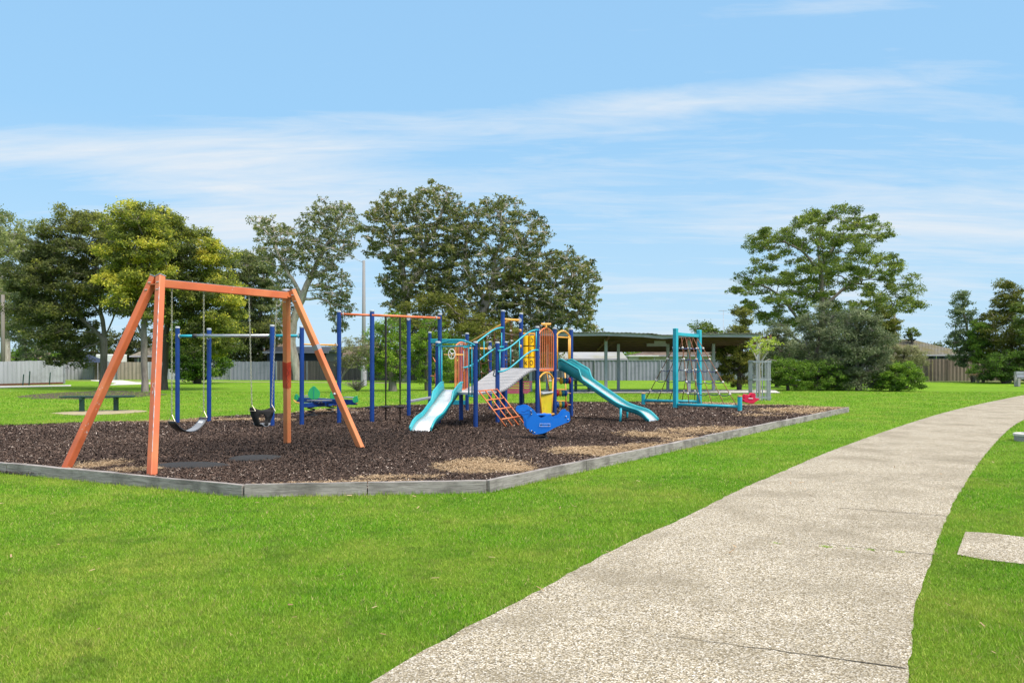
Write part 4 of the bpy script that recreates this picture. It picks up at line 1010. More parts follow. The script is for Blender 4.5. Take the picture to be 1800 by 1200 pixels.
# =====================================================================  houses beyond
def house(name, label, x0, x1, Y, eave, ridge, roof, wall, dep=8, hip=True, cat='house', ridge_x=None, windows=()):
    X0, X1 = (x0-CX)/F*Y, (x1-CX)/F*Y; ze = HC+(YH-eave)/F*Y; zr = HC+(YH-ridge)/F*(Y+dep/2)
    h = thing(name, ((X0+X1)/2, Y+dep/2, 0), label, cat)
    MB().box(((X0+X1)/2, Y+dep/2, ze/2), (X1-X0-.6, dep-.6, ze)).build('wall', wall, h)
    i = min((X1-X0)/2-.1, dep/2) if hip else 0
    A0, A1, A2, A3 = Vector((X0,Y,ze)), Vector((X1,Y,ze)), Vector((X1,Y+dep,ze)), Vector((X0,Y+dep,ze))
    R0, R1 = Vector((X0+i, Y+dep/2, zr)), Vector((X1-i, Y+dep/2, zr))
    rf = MB().add([A0, A1, A2, A3, R0, R1], [(0,1,5,4), (1,2,5), (2,3,4,5), (3,0,4), (0,3,2,1)]).build('roof', roof, h)
    MB().bar(A0+Vector((0,-.05,-.06)), A1+Vector((0,-.05,-.06)), .12, .14).build('gutter', 'fascia', h)
    for wx0, wx1, wy0, wy1 in windows:
        fr = MB().add([wp(wx0,wy1,Y+.28), wp(wx1,wy1,Y+.28), wp(wx1,wy0,Y+.28), wp(wx0,wy0,Y+.28)], [(0,1,2,3)]).build('window', 'window_dark', h, solid=.03)
        MB().tube([wp((wx0+wx1)/2,wy1,Y+.24), wp((wx0+wx1)/2,wy0,Y+.24)], .04, 4).build('window_frame', 'white_paint', fr)
    return h
house('house', 'low brown tiled house behind the pale fence at far left', -40, 98, 84, 633, 617, 'tile_brown', 'brick_wall')
house('house', 'house with mottled tan tiles glimpsed between two trunks left', 228, 300, 80, 625, 598, 'tile_grey', 'brick_wall', windows=((236,250,629,637),))
house('garden_shed', 'long charcoal shed behind the dark fence near the pale gum', 462, 578, 76, 618, 609, 'dark_shed', 'dark_shed', hip=False, cat='shed')
house('house', 'brown roofed house far behind the blue overhead bar posts', 560, 720, 92, 625, 606, 'tile_brown', 'brick_wall')
house('house', 'old brown roofed house behind the pale gum trunk', 440, 520, 98, 621, 600, 'tile_brown', 'brick_wall')
house('garden_shed', 'grey gabled shed beyond the fence seen under the shelter', 986, 1103, 76, 630, 618, 'shed_roof', 'fence_pale', hip=False, cat='shed')
house('house', 'cream house with brown hipped roof seen through the rope climber', 1118, 1340, 86, 624, 609, 'tile_brown', 'cream_wall', windows=())
house('house', 'mossy tiled house rising behind the brown paling fence', 1545, 1712, 80, 623, 596, 'tile_moss', 'dark_shed', windows=((1640,1652,625,632), (1658,1680,625,632)))
# carport roof line beside cream house
cp = thing('carport', gp(1130,666), 'white edged flat carport beside the cream house', 'carport')
Yc = 84; MB().bar(wp(1100,625.5,Yc), wp(1152,625.5,Yc), 4, .10).build('roof', 'white_paint', cp); MB().bar(wp(1103,640,Yc), wp(1103,626,Yc), .1, .1).build('post', 'galv', cp); MB().bar(wp(1150,640,Yc), wp(1150,626,Yc), .1, .1).build('post', 'galv', cp)
# blue gazebo tarp
Yz = 74; gz = thing('gazebo', (wp(155,640,Yz).x, Yz, 0), 'dark blue peaked fabric gazebo beyond the left fence', 'gazebo')
mb = MB(); A0, A1 = wp(136,637,Yz-1), wp(172,637,Yz-1); pk = wp(155,622.5,Yz)
mb.add([A0, A1, A1+Vector((0,2.4,0)), A0+Vector((0,2.4,0)), pk], [(0,1,4), (1,2,4), (2,3,4), (3,0,4)]); mb.build('canopy', 'blue_tarp', gz)
for p in (A0, A1): MB().bar(at(p, 0), p, .05, .05).build('pole', 'galv', gz)
wv = thing('caravan', (wp(185,640,78).x, 78, 0), 'white van roof just showing over the brown fence section', 'caravan'); MB().box(wp(187,636,78)+Vector((0,1,0)), (2.0,2,1.4)).build('body', 'white_paint', wv, bevel=.08); MB().box(wp(187,629,78)+Vector((0,1,0)), (.8,.6,.2)).build('roof_vent', 'galv', wv, bevel=.03)

# =====================================================================  poles
def pole(name, label, px, base, top, mat, r0, r1, cat):
    p = gp(px, base); z = HC+(YH-top)/F*p.y; o = thing(name, p, label, cat); MB().tube([at(p, -.1), at(p, z)], [r0, r1], 10).build('pole', mat, o, smooth=True); return o, p, z
o, p, z = pole('street_lamp', 'tall concrete street lamp pole with a long arm behind the overhead bars', 639.5, 678, 458, 'pole_grey', .16, .09, 'street lamp')
MB().tube([at(p, -.05), at(p, 2.1)], [.19, .185], 10).build('painted_base', 'fascia', o)
tub(o, 'arm', 'galv', [at(p, z-.15), at(p, z+.1)+Vector((-.5,0,0)), at(p, z+.55)+Vector((-1.5,0,0)), at(p, z+1.1)+Vector((-3.0,0,0))], .018); MB().ball(at(p, z+1.13)+Vector((-3.3,0,0)), (.26,.10,.05), 10, 6).build('lamp_head', 'pole_grey', o)
pole('utility_pole', 'grey pole at the far left above the pale corrugated fence', 5, 672, 518, 'pole_wood', .16, .13, 'pole')
o, p, z = pole('utility_pole', 'wooden power pole poking up behind the spreading tree at right', 1572, 664, 541, 'pole_wood', .17, .13, 'pole')
o, p, z = pole('tv_antenna', 'thin television antenna above the cream house roof', 1271.5, 662, 546, 'galv', .03, .02, 'antenna'); mb = MB(); mb.tube([at(p, z)-Vector((.5,0,0)), at(p, z)+Vector((.4,0,0))], .02, 5)
for k in range(5): mb.tube([at(p, z)+Vector((-.4+.18*k,-.3,0)), at(p, z)+Vector((-.4+.18*k,.3,0))], .012, 4)
mb.build('antenna_element', 'galv', o)
# =====================================================================  trees
def leaf_cloud(cent, rad, tufts, leaves, size, flat, lvbase, spread=.34, lvtilt=.06, droop=0.):
    """leaves gathered in small tufts round the ends of twigs. cent (n,3), rad (n,3)"""
    n = len(cent); V = []; L = []; TT = []
    for i in range(n):
        k = max(3, int(tufts*RNG.uniform(.7, 1.3)))
        u = RNG.normal(0, 1, (k, 3)); u /= np.linalg.norm(u, axis=1)[:, None]; rr = RNG.uniform(.35, 1., k)**.6
        u[:, 2] = np.where(u[:, 2] < -.35, u[:, 2]*.5, u[:, 2])
        t = cent[i]+u*rr[:, None]*rad[i]; TT.append(t)
        m = max(4, int(leaves)); sp = rad[i]*spread
        P = (t[:, None, :]+RNG.normal(0, 1, (k, m, 3))*sp*np.array([.62, .62, .5*flat])).reshape(-1, 3)
        if droop: P[:, 2] -= np.abs(RNG.normal(0, droop, len(P)))
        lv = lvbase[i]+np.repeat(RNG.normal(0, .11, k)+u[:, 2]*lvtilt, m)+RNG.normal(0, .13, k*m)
        V.append(P); L.append(lv)
    P = np.concatenate(V); lv = np.concatenate(L); n = len(P)
    ax = RNG.normal(0, 1, (n, 3)); ax[:, 2] = ax[:, 2]*.8-.25*(1+3*droop); ax /= np.linalg.norm(ax, axis=1)[:, None]
    bx = np.cross(ax, RNG.normal(0, 1, (n, 3))); bx /= np.linalg.norm(bx, axis=1)[:, None]+1e-9
    ln = (size*RNG.uniform(.6, 1.35, n))[:, None]; wd = ln*RNG.uniform(.28, .5, n)[:, None]
    Q = np.zeros((n, 4, 3)); Q[:, 0] = P-ax*ln*.5; Q[:, 1] = P+bx*wd*.5; Q[:, 2] = P+ax*ln*.5; Q[:, 3] = P-bx*wd*.5
    return Q.reshape(-1, 3), lv, TT
def tree(name, label, cat, base, trunks, outline, leaf, bark_, size=.16, cr=1.0, tufts=14, leaves=26, gap=0., r0=.28, lv=.45, lvf=None, flat=1., depth=.42, Y=None, group=None, droop=0., twig=.02, spacing=1.0, spread=.34, stems=None, lvtilt=.06, minz=.15):
    """base (px,py) ground point; trunks: pixel polylines at the tree's own distance; outline: crown outline"""
    bp = gp(*base); Y = bp.y
    root = thing(name, bp, label, cat, group)
    O = np.array([[(x-CX)/F*Y, HC-(y-YH)/F*Y] for x, y in outline])
    x0, x1 = O[:, 0].min(), O[:, 0].max(); z0, z1 = max(minz, O[:, 1].min()), O[:, 1].max(); cx = (x0+x1)/2; hw = (x1-x0)/2
    cents = []; rad = cr; NT = 4500
    XS = RNG.uniform(x0, x1, NT); ZS = RNG.uniform(z0, z1, NT); OK = inpoly(XS, ZS, O); XS, ZS = XS[OK], ZS[OK]; DD = dist_to_poly(XS, ZS, O)
    for x, z, dd in zip(XS, ZS, DD):
        if len(cents) >= 260: break
        if dd < rad*.25: continue
        zc = abs(z-(z0+z1)/2)/((z1-z0)/2+.01); T = depth*2*hw*math.sqrt(max(.08, 1-.8*((x-cx)/hw)**2))*math.sqrt(max(.15, 1-.6*zc*zc)); T = min(T, 4.5*dd+.3)
        y = Y+RNG.uniform(-T, T)
        if gap and dd > rad*1.1 and RNG.random() < gap and abs(y-Y) < T*.6: continue
        p = np.array([x, y, z])
        if cents and np.min(np.linalg.norm((np.array(cents)-p)*[1,.75,1.15], axis=1)) < rad*spacing: continue
        cents.append(p)
    C = np.array(cents); n = len(C)
    R = rad*RNG.uniform(.58, 1.02, n)[:, None]*np.array([1, 1, .72*flat])
    # skeleton: limbs grow from the trunk polylines to every clump (short total length)
    nodes = []; par = []; kids = []; fixed = []
    def addn(p, q): nodes.append(Vector(p)); par.append(q); return len(nodes)-1
    for tl in trunks:
        pts = [Vector(((x-CX)/F*Y, Y+(tl_dy if False else 0), HC-(y-YH)/F*Y)) for x, y in tl]
        if tl is trunks[0]: pts[0] = Vector((pts[0].x, Y, -.05))
        pts = resample(pts, .5)
        if nodes:
            k = min(range(len(nodes)), key=lambda i: (nodes[i]-pts[0]).length); prev = k; off_ = random.uniform(-.12, .12)
            L = (pts[-1]-pts[0]).length
            for i, p in enumerate(pts[1:]): prev = addn(p+Vector((random.gauss(0,.04), off_*(i+1)*.8, random.gauss(0,.04))), prev)
        else:
            prev = -1
            for p in pts: prev = addn(p+Vector((random.gauss(0,.02), random.gauss(0,.02), 0)), prev)
    ntr = len(nodes); topz = max(v.z for v in nodes[:ntr]); lowfree = nodes[0].z+(.45 if len(trunks[0]) > 1 else 0)*(topz-nodes[0].z)
    order = sorted(range(n), key=lambda i: min((nodes[j]-Vector(C[i])).length for j in range(ntr)))
    plen = [0]*len(nodes)
    for i in order:
        t = Vector(C[i]); best = None
        for j, v in enumerate(nodes):
            if v.z < lowfree*.8 and j < ntr: continue
            d = (v-t).length+(.35*plen[j])+max(0, v.z-t.z)*1.1
            if best is None or d < best[0]: best = (d, j)
        if best is None: best = (0, ntr-1)
        j = best[1]; v = nodes[j]; L = (t-v).length; k = max(1, int(L/.55)); prev = j; w = min(.16, .07*L)
        up = Vector((0,0,.10*L))
        for s in range(1, k+1):
            f = s/k; q_ = v.lerp(t, f)+up*math.sin(PI*f)*.6+(Vector((random.gauss(0,w), random.gauss(0,w), random.gauss(0,w))) if s < k else Vector((0,0,0)))
            prev = addn(q_, prev); plen.append(plen[j]+L*f)
    # pipe model radii
    w_ = [0.]*len(nodes); ch = [[] for _ in nodes]
    for i, q_ in enumerate(par):
        if q_ >= 0: ch[q_].append(i)
    for i in range(len(nodes)-1, -1, -1): w_[i] = max(1., sum(w_[c] for c in ch[i]))
    tot = w_[0]; rads = [max(twig, r0*(w/tot)**.52) for w in w_]
    for i in range(min(ntr, 40)):
        if nodes[i].z < .5: rads[i] *= 1.25
    mb = MB()
    for i in range(len(nodes)):
        heavy = None
        starts = ch[i] if i == 0 or True else []
        if par[i] == -1 or True:
            if ch[i]: heavy = max(ch[i], key=lambda c: w_[c])
            for c in ch[i]:
                if c is heavy and par[i] != -1 and heavy_of.get(par[i]) == i: pass
        break
    heavy_of = {i: max(ch[i], key=lambda c: w_[c]) for i in range(len(nodes)) if ch[i]}
    for i in range(len(nodes)):
        if par[i] != -1 and heavy_of[par[i]] == i: continue
        pts = [] ; rs = []
        if par[i] != -1: pts.append(nodes[par[i]]); rs.append(min(rads[par[i]], rads[i]*1.15))
        c = i
        while True:
            pts.append(nodes[c]); rs.append(rads[c])
            if c in heavy_of: c = heavy_of[c]
            else: break
        if len(pts) > 1: rs[-1] *= .6; mb.tube(pts, rs, 7 if rs[0] > .08 else 5, False)
    lvb = np.full(n, lv)+RNG.normal(0, .09, n)
    if lvf is not None:
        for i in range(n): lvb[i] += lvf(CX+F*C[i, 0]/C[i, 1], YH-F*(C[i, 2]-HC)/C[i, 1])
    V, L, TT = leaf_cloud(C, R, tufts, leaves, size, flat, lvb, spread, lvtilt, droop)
    for i in range(n):
        for t in TT[i][:9]:
            t = Vector(t); c = Vector(C[i]); m = c.lerp(t, .5)+Vector((0,0,-.05)); mb.tube([c, m, t], [twig, twig*.8, twig*.5], 3, False)
    mb.build('trunk', bark_, root, smooth=True)
    V[:, 2] = np.maximum(V[:, 2], .03)
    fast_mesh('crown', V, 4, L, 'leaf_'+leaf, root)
    return root
TG = 'trees behind the playground'
tree('gum_tree', 'pale gum tree cut off by the far left side of the view', 'tree', (12,668), [[(12,668),(10,600),(4,540),(-5,450)], [(8,570),(35,520),(50,490)]], [(-70,380),(0,366),(28,374),(42,400),(45,418),(80,428),(74,470),(50,500),(62,540),(55,575),(20,600),(-40,600),(-70,500)], 'pale', 'bark_pale', .24, 1.35, gap=.25, r0=.35, group=TG, tufts=16, leaves=30)
tree('gum_tree', 'thin sparse gum between the far left pole and the dark tree', 'tree', (46,671), [[(46,671),(42,600),(40,540),(55,500)]], [(20,590),(25,520),(45,480),(75,480),(95,540),(100,600),(70,635),(30,630)], 'grey', 'bark_grey', .20, .9, gap=.3, r0=.16, group=TG, leaves=20)
tree('bushy_tree', 'dark leafed spreading tree with low forked grey trunk left', 'tree', (180,683), [[(180,683),(182,640),(183,596)], [(183,596),(150,562),(132,535),(112,500)], [(183,596),(178,545),(176,500),(165,450)], [(183,596),(196,560),(212,520)], [(178,560),(150,510),(135,470)]],
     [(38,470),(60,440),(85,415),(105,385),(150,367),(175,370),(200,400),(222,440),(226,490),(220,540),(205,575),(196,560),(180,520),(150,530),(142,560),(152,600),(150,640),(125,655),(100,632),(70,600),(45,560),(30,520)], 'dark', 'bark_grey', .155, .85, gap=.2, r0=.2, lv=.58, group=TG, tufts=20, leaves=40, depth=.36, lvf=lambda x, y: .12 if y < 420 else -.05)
tree('bushy_tree', 'tall tree with bright lime new growth above the near orange legs', 'tree', (255,688), [[(255,688),(254,640),(253,580),(255,520),(245,450)], [(254,560),(285,520),(300,470)], [(254,590),(225,545),(215,500)]],
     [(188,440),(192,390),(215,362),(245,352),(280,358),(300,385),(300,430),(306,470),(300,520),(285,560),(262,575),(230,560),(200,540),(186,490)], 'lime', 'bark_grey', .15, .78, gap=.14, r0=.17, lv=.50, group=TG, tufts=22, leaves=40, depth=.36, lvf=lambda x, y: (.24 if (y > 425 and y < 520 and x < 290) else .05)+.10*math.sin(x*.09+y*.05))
tree('bushy_tree', 'dense tree with rough brown trunk and yellow tipped right side', 'tree', (289,685), [[(289,685),(291,640),(293,585),(300,520),(320,460)], [(294,570),(335,530),(365,490)], [(298,540),(290,480),(285,420)]],
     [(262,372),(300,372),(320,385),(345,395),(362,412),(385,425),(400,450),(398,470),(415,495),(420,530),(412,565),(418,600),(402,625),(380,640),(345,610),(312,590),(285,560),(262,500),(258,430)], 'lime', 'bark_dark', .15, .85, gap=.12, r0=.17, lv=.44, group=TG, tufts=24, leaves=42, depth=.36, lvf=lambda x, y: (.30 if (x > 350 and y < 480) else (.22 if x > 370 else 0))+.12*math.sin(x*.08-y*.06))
tree('dense_shrub', 'large rounded dark bush on a short trunk left of the grey fence', 'shrub', (347,674), [[(347,674),(347,655),(350,620)]], [(302,575),(330,560),(370,552),(400,560),(408,590),(402,625),(395,650),(375,668),(330,668),(305,650),(298,610)], 'shrub', 'bark_dark', .17, .85, r0=.25, lv=.34, group=TG, tufts=22, leaves=40, depth=.3, minz=.4)
tree('gum_tree', 'dull green gum standing behind the orange swing beam', 'tree', (470,664), [[(470,664),(455,600),(440,540),(432,480)], [(450,570),(475,520)]], [(395,470),(415,445),(440,438),(470,455),(485,500),(492,560),(488,600),(470,612),(430,600),(405,570),(395,520)], 'gum', 'bark_grey', .24, 1.1, gap=.15, r0=.3, group=TG, tufts=18, leaves=34)
tree('dense_shrub', 'broad dark leafy tree mass above the even blue grey fence', 'shrub', (440,664.5), [[(440,664.5),(440,640),(438,610)]], [(392,600),(410,570),(450,565),(490,575),(498,605),(488,632),(450,645),(405,640)], 'dark', 'bark_dark', .22, 1.1, r0=.3, lv=.5, group=TG, tufts=20, leaves=36, depth=.25)
tree('gum_tree', 'open crowned gum with thick leaning pale trunk behind the right swing legs', 'tree', (521,668), [[(524,668),(519,635),(512,600),(516,565),(530,525),(540,500)], [(540,500),(552,470),(568,435),(590,395),(595,370)], [(532,520),(508,480),(492,450),(482,420),(462,395)], [(519,625),(500,590),(488,560)], [(516,560),(525,530),(500,515),(480,495)], [(545,490),(575,475),(600,440)]],
     [(443,385),(452,376),(475,378),(500,392),(525,398),(540,378),(565,352),(595,347),(620,358),(636,385),(634,425),(618,452),(596,462),(612,495),(622,535),(612,580),(590,585),(580,545),(560,520),(548,490),(520,470),(512,500),(520,545),(505,590),(490,560),(488,505),(470,470),(455,430)], 'gum', 'bark_pale', .22, .76, gap=.42, r0=.38, lv=.48, group=TG, tufts=9, leaves=13, twig=.032, spread=.26, depth=.28, droop=.12, spacing=1.05)
tree('gum_tree', 'tallest gum with white twisting limbs left of centre', 'tree', (709,670), [[(709,670),(712,620),(714,560),(712,500),(705,455)], [(705,470),(688,430),(690,400),(680,380)], [(712,520),(740,470),(742,430),(735,395),(720,370)], [(742,440),(765,400),(780,360)], [(714,560),(690,520),(675,490)], [(745,460),(765,490),(775,530)]],
     [(636,405),(645,375),(660,345),(690,335),(715,340),(740,325),(770,320),(795,330),(812,350),(826,385),(822,430),(800,470),(790,505),(755,525),(715,540),(690,585),(680,560),(684,520),(668,500),(680,470),(660,455),(640,445)], 'gum2', 'bark_pale', .23, .78, gap=.40, r0=.42, lv=.50, group=TG, tufts=9, leaves=15, twig=.034, spread=.26, depth=.3, droop=.1)
tree('gum_tree', 'broad gum with many pale branches right of the tallest gum', 'tree', (836,670), [[(836,670),(834,620),(838,575),(855,530),(868,490)], [(868,490),(870,450),(885,420),(880,385)], [(855,530),(825,490),(815,450),(822,410)], [(862,510),(900,495),(930,505)], [(838,580),(790,535),(770,500)], [(868,480),(905,450),(930,410)]],
     [(785,415),(805,375),(835,352),(870,343),(905,345),(925,365),(950,370),(967,395),(966,425),(945,440),(940,475),(915,500),(905,540),(880,570),(840,590),(800,575),(775,555),(755,520),(765,480),(775,445)], 'gum2', 'bark_pale', .23, .78, gap=.36, r0=.45, lv=.50, group=TG, tufts=9, leaves=15, twig=.034, spread=.26, depth=.3, droop=.1)
tree('gum_tree', 'lower olive gum sloping down to the shelter roof', 'tree', (960,670), [[(960,670),(955,620),(962,570),(980,525),(1005,485)], [(962,570),(1010,555),(1040,520)], [(958,590),(930,550),(925,500)]],
     [(895,480),(945,440),(985,433),(1015,445),(1040,455),(1048,485),(1056,500),(1050,530),(1046,560),(1058,585),(1020,592),(960,605),(905,600),(880,580),(870,545),(880,510)], 'gum2', 'bark_pale', .23, .78, gap=.32, r0=.38, lv=.50, group=TG, tufts=9, leaves=15, twig=.034, spread=.26, depth=.3, droop=.08)
tree('gum_tree', 'brownish dense gum filling the gap behind the blue climbing posts', 'tree', (800,672), [[(800,672),(802,610),(815,570)], [(802,620),(770,590)]],
     [(700,540),(740,515),(790,520),(850,560),(905,575),(960,590),(1000,605),(990,640),(900,650),(800,650),(720,640),(695,590)], 'olive', 'bark_grey', .20, 1.15, gap=.05, r0=.35, lv=.42, group=TG, tufts=20, leaves=32, depth=.2)
tree('small_tree', 'bright bushy small tree with pale stump trunk behind the stepping discs', 'tree', (691,687), [[(691,687),(690,665),(688,640)], [(690,660),(705,630)], [(690,660),(670,625)]], [(648,600),(660,575),(682,562),(690,548),(712,565),(722,600),(720,640),(712,668),(680,672),(655,665),(642,635)], 'bright', 'bark_grey', .11, .62, gap=.15, r0=.20, lv=.45, group=TG, tufts=18, leaves=30, depth=.35)
tree('small_tree', 'yellow green feathery tree behind the tallest blue post', 'tree', (752,686), [[(752,686),(752,640),(755,590)]], [(722,600),(738,572),(750,548),(768,555),(778,575),(796,600),(800,650),(790,680),(750,684),(725,670),(716,640)], 'bright', 'bark_grey', .11, .65, gap=.12, r0=.15, lv=.36, group=TG, tufts=18, leaves=30, depth=.3)
tree('dense_shrub', 'dark shrub behind the orange barred panel of the left tower', 'shrub', (815,682), [[(815,682),(815,650)]], [(785,600),(820,590),(855,600),(865,640),(860,672),(800,675),(780,650)], 'shrub', 'bark_dark', .13, .65, r0=.12, lv=.32, group=TG, tufts=18, leaves=30, depth=.3)
tree('dense_shrub', 'grey leafed shrub behind the curved bridge', 'shrub', (890,679), [[(890,679),(888,655)]], [(858,640),(870,615),(900,612),(925,630),(932,655),(920,672),(870,674)], 'grey', 'bark_dark', .13, .6, r0=.1, lv=.42, group=TG, tufts=14, leaves=24, depth=.3)
tree('sapling', 'thin leaning olive sapling with sparse leaves beside the lamp pole', 'sapling', (592,690), [[(592,690),(601,660),(615,630),(625,605)], [(601,660),(596,630),(604,600)], [(608,645),(640,620)]], [(590,612),(610,595),(635,592),(655,600),(654,630),(640,650),(618,652),(596,640)], 'greyolive', 'bark_grey', .10, .42, gap=.25, r0=.05, lv=.42, twig=.008, tufts=10, leaves=14, depth=.3)
# big spreading tree at the right
tree('spreading_tree', 'large spreading tree with open layered crown on the right', 'tree', (1446,668), [[(1446,668),(1446,600),(1445,540),(1443,480),(1438,440),(1445,405)], [(1446,600),(1405,560),(1380,520),(1345,500)], [(1445,540),(1490,505),(1530,475)], [(1446,590),(1500,560),(1550,530),(1580,520)], [(1443,480),(1410,440),(1370,420)], [(1443,470),(1470,430),(1490,400)], [(1446,620),(1400,600),(1370,570)]],
     [(1286,500),(1292,480),(1318,470),(1345,466),(1325,440),(1318,415),(1340,398),(1372,408),(1384,385),(1410,370),(1445,360),(1485,365),(1505,378),(1528,395),(1545,415),(1552,440),(1568,465),(1590,485),(1612,510),(1612,535),(1600,558),(1580,545),(1560,560),(1535,575),(1515,560),(1495,578),(1440,590),(1400,575),(1365,580),(1340,560),(1320,550),(1300,530)], 'fig', 'bark_grey', .18, .82, gap=.26, r0=.34, lv=.52, group=TG, tufts=17, leaves=24, flat=.95, depth=.34, spacing=1.05, spread=.32, droop=.06)
SG = 'shrubs right of the shelter'
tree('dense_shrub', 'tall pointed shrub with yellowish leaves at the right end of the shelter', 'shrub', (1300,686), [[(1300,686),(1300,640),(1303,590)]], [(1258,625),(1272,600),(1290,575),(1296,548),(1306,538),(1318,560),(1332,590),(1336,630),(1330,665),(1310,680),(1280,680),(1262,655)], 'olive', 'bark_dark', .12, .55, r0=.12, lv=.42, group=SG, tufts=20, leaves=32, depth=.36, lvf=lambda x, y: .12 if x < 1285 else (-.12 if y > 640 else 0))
tree('dense_shrub', 'grey leafed shrub behind the caged young tree', 'shrub', (1365,680), [[(1365,680),(1366,640),(1368,590)]], [(1330,620),(1342,585),(1360,562),(1382,560),(1402,590),(1405,640),(1390,670),(1345,670)], 'grey', 'bark_dark', .14, .7, gap=.1, r0=.12, lv=.42, group=SG, tufts=16, leaves=28, depth=.3)
tree('dense_shrub', 'low bright green shrub right behind the steel tree guard', 'shrub', (1385,686), [[(1385,686),(1385,660)]], [(1350,660),(1362,638),(1385,628),(1412,636),(1422,660),(1416,682),(1370,684),(1352,678)], 'bright', 'bark_dark', .10, .5, r0=.08, lv=.32, group=SG, tufts=20, leaves=32, depth=.4, minz=.1)
tree('dense_shrub', 'low dark green shrub joined to its bright neighbour left of the tall grey one', 'shrub', (1440,686), [[(1440,686),(1438,662)]], [(1412,660),(1425,642),(1450,636),(1480,645),(1490,668),(1480,683),(1425,684)], 'shrub', 'bark_dark', .10, .5, r0=.08, lv=.40, group=SG, tufts=20, leaves=32, depth=.4, minz=.1)
tree('grey_gum', 'tall grey green shrub left of the clump below the spreading tree', 'shrub', (1435,683), [[(1435,683),(1432,640),(1440,590)], [(1432,650),(1415,600)]], [(1398,610),(1408,575),(1425,550),(1440,530),(1460,535),(1478,560),(1480,610),(1470,650),(1430,662),(1405,650)], 'grey', 'bark_grey', .13, .65, gap=.12, r0=.14, lv=.46, group=SG, tufts=17, leaves=30, depth=.35, droop=.05)
tree('grey_gum', 'large drooping blue grey shrub in the middle of the right clump', 'shrub', (1510,686), [[(1510,686),(1508,650),(1500,600)], [(1508,660),(1530,610)]], [(1462,600),(1470,560),(1490,540),(1515,548),(1535,560),(1555,590),(1562,630),(1555,665),(1535,682),(1490,684),(1468,672),(1460,640)], 'grey', 'bark_grey', .13, .65, gap=.05, r0=.16, lv=.42, group=SG, tufts=20, leaves=34, depth=.36, droop=.07)
tree('dense_shrub', 'olive grey rounded shrub overhanging the left end of the brown fence', 'shrub', (1585,680), [[(1585,680),(1585,650),(1590,620)]], [(1545,625),(1558,610),(1580,603),(1605,607),(1620,620),(1624,640),(1612,662),(1590,655),(1560,665),(1545,650)], 'greyolive', 'bark_dark', .12, .6, r0=.12, lv=.46, group=SG, tufts=18, leaves=32, depth=.3)
tree('dense_shrub', 'low bright shrub at the right front corner of the shrub clump', 'shrub', (1578,687), [[(1578,687),(1578,665)]], [(1540,668),(1550,648),(1572,636),(1600,642),(1616,660),(1612,680),(1580,686),(1548,684)], 'bright', 'bark_dark', .10, .5, r0=.08, lv=.40, group=SG, tufts=22, leaves=34, depth=.4, minz=.1)
tree('dense_shrub', 'dark low shrub between the tall blue grey one and the tree guard', 'shrub', (1485,684), [[(1485,684),(1484,660)]], [(1455,650),(1475,635),(1500,650),(1505,675),(1490,683),(1458,682)], 'shrub', 'bark_dark', .11, .5, r0=.08, lv=.28, group=SG, tufts=20, leaves=30, depth=.3, minz=.1)
tree('small_tree', 'rounded olive treetop below the wooden power pole', 'tree', (1548,670), [[(1548,670),(1548,620),(1550,580)]], [(1520,590),(1526,562),(1545,548),(1565,552),(1580,572),(1578,598),(1550,606),(1525,604)], 'olive', 'bark_dark', .17, .75, r0=.15, lv=.48, group=SG, tufts=20, leaves=32, depth=.3)
tree('small_tree', 'little dark tree just left of the mossy tiled roof', 'tree', (1603,664), [[(1603,664),(1603,620),(1603,590)]], [(1588,592),(1598,576),(1610,572),(1612,590),(1604,600)], 'fig', 'bark_dark', .2, .5, r0=.12, lv=.3, group=SG, tufts=10, leaves=18, depth=.3)
tree('grey_gum', 'bluish pointed gum in front of the mossy tiled house', 'tree', (1712,671), [[(1712,671),(1712,630),(1700,580),(1692,530)], [(1710,620),(1680,590)]], [(1664,590),(1668,562),(1676,545),(1680,518),(1690,506),(1704,520),(1715,545),(1722,580),(1720,620),(1700,645),(1688,650),(1676,625)], 'blue', 'bark_grey', .17, .72, gap=.18, r0=.14, lv=.48, group=TG, tufts=16, leaves=26, depth=.3, droop=.05)
tree('grey_gum', 'tall narrow topped olive gum near the right side', 'tree', (1772,672), [[(1772,672),(1776,620),(1780,560),(1772,520)], [(1776,620),(1750,590)]], [(1722,570),(1745,545),(1755,520),(1758,498),(1772,490),(1784,498),(1790,520),(1800,545),(1812,580),(1815,640),(1790,662),(1740,655),(1722,620)], 'olive', 'bark_pale', .17, .8, gap=.12, r0=.2, lv=.46, group=TG, tufts=18, leaves=30, depth=.3)
tree('dense_shrub', 'deep green dense shrub under the olive gum at right', 'shrub', (1765,674), [[(1765,674),(1765,650)]], [(1712,650),(1735,625),(1770,618),(1810,620),(1830,650),(1825,668),(1770,670),(1725,668)], 'shrub', 'bark_dark', .14, .75, r0=.15, lv=.28, group=TG, tufts=18, leaves=30, depth=.25)
tree('small_tree', 'bright olive tree between the bluish gum and the olive gum', 'tree', (1728,672), [[(1728,672),(1727,640),(1724,600)]], [(1708,600),(1715,570),(1730,560),(1742,580),(1745,620),(1730,645),(1710,635)], 'shrub', 'bark_dark', .15, .6, r0=.1, lv=.48, group=TG, tufts=18, leaves=28, depth=.3)
tree('dense_shrub', 'tall dark tree cut off by the right side of the view', 'tree', (1830,674), [[(1830,674),(1830,600),(1830,560)]], [(1790,545),(1815,520),(1850,515),(1900,540),(1910,640),(1850,665),(1800,650),(1796,600)], 'fig', 'bark_dark', .17, .95, r0=.25, lv=.38, group=TG, tufts=20, leaves=30, depth=.3)
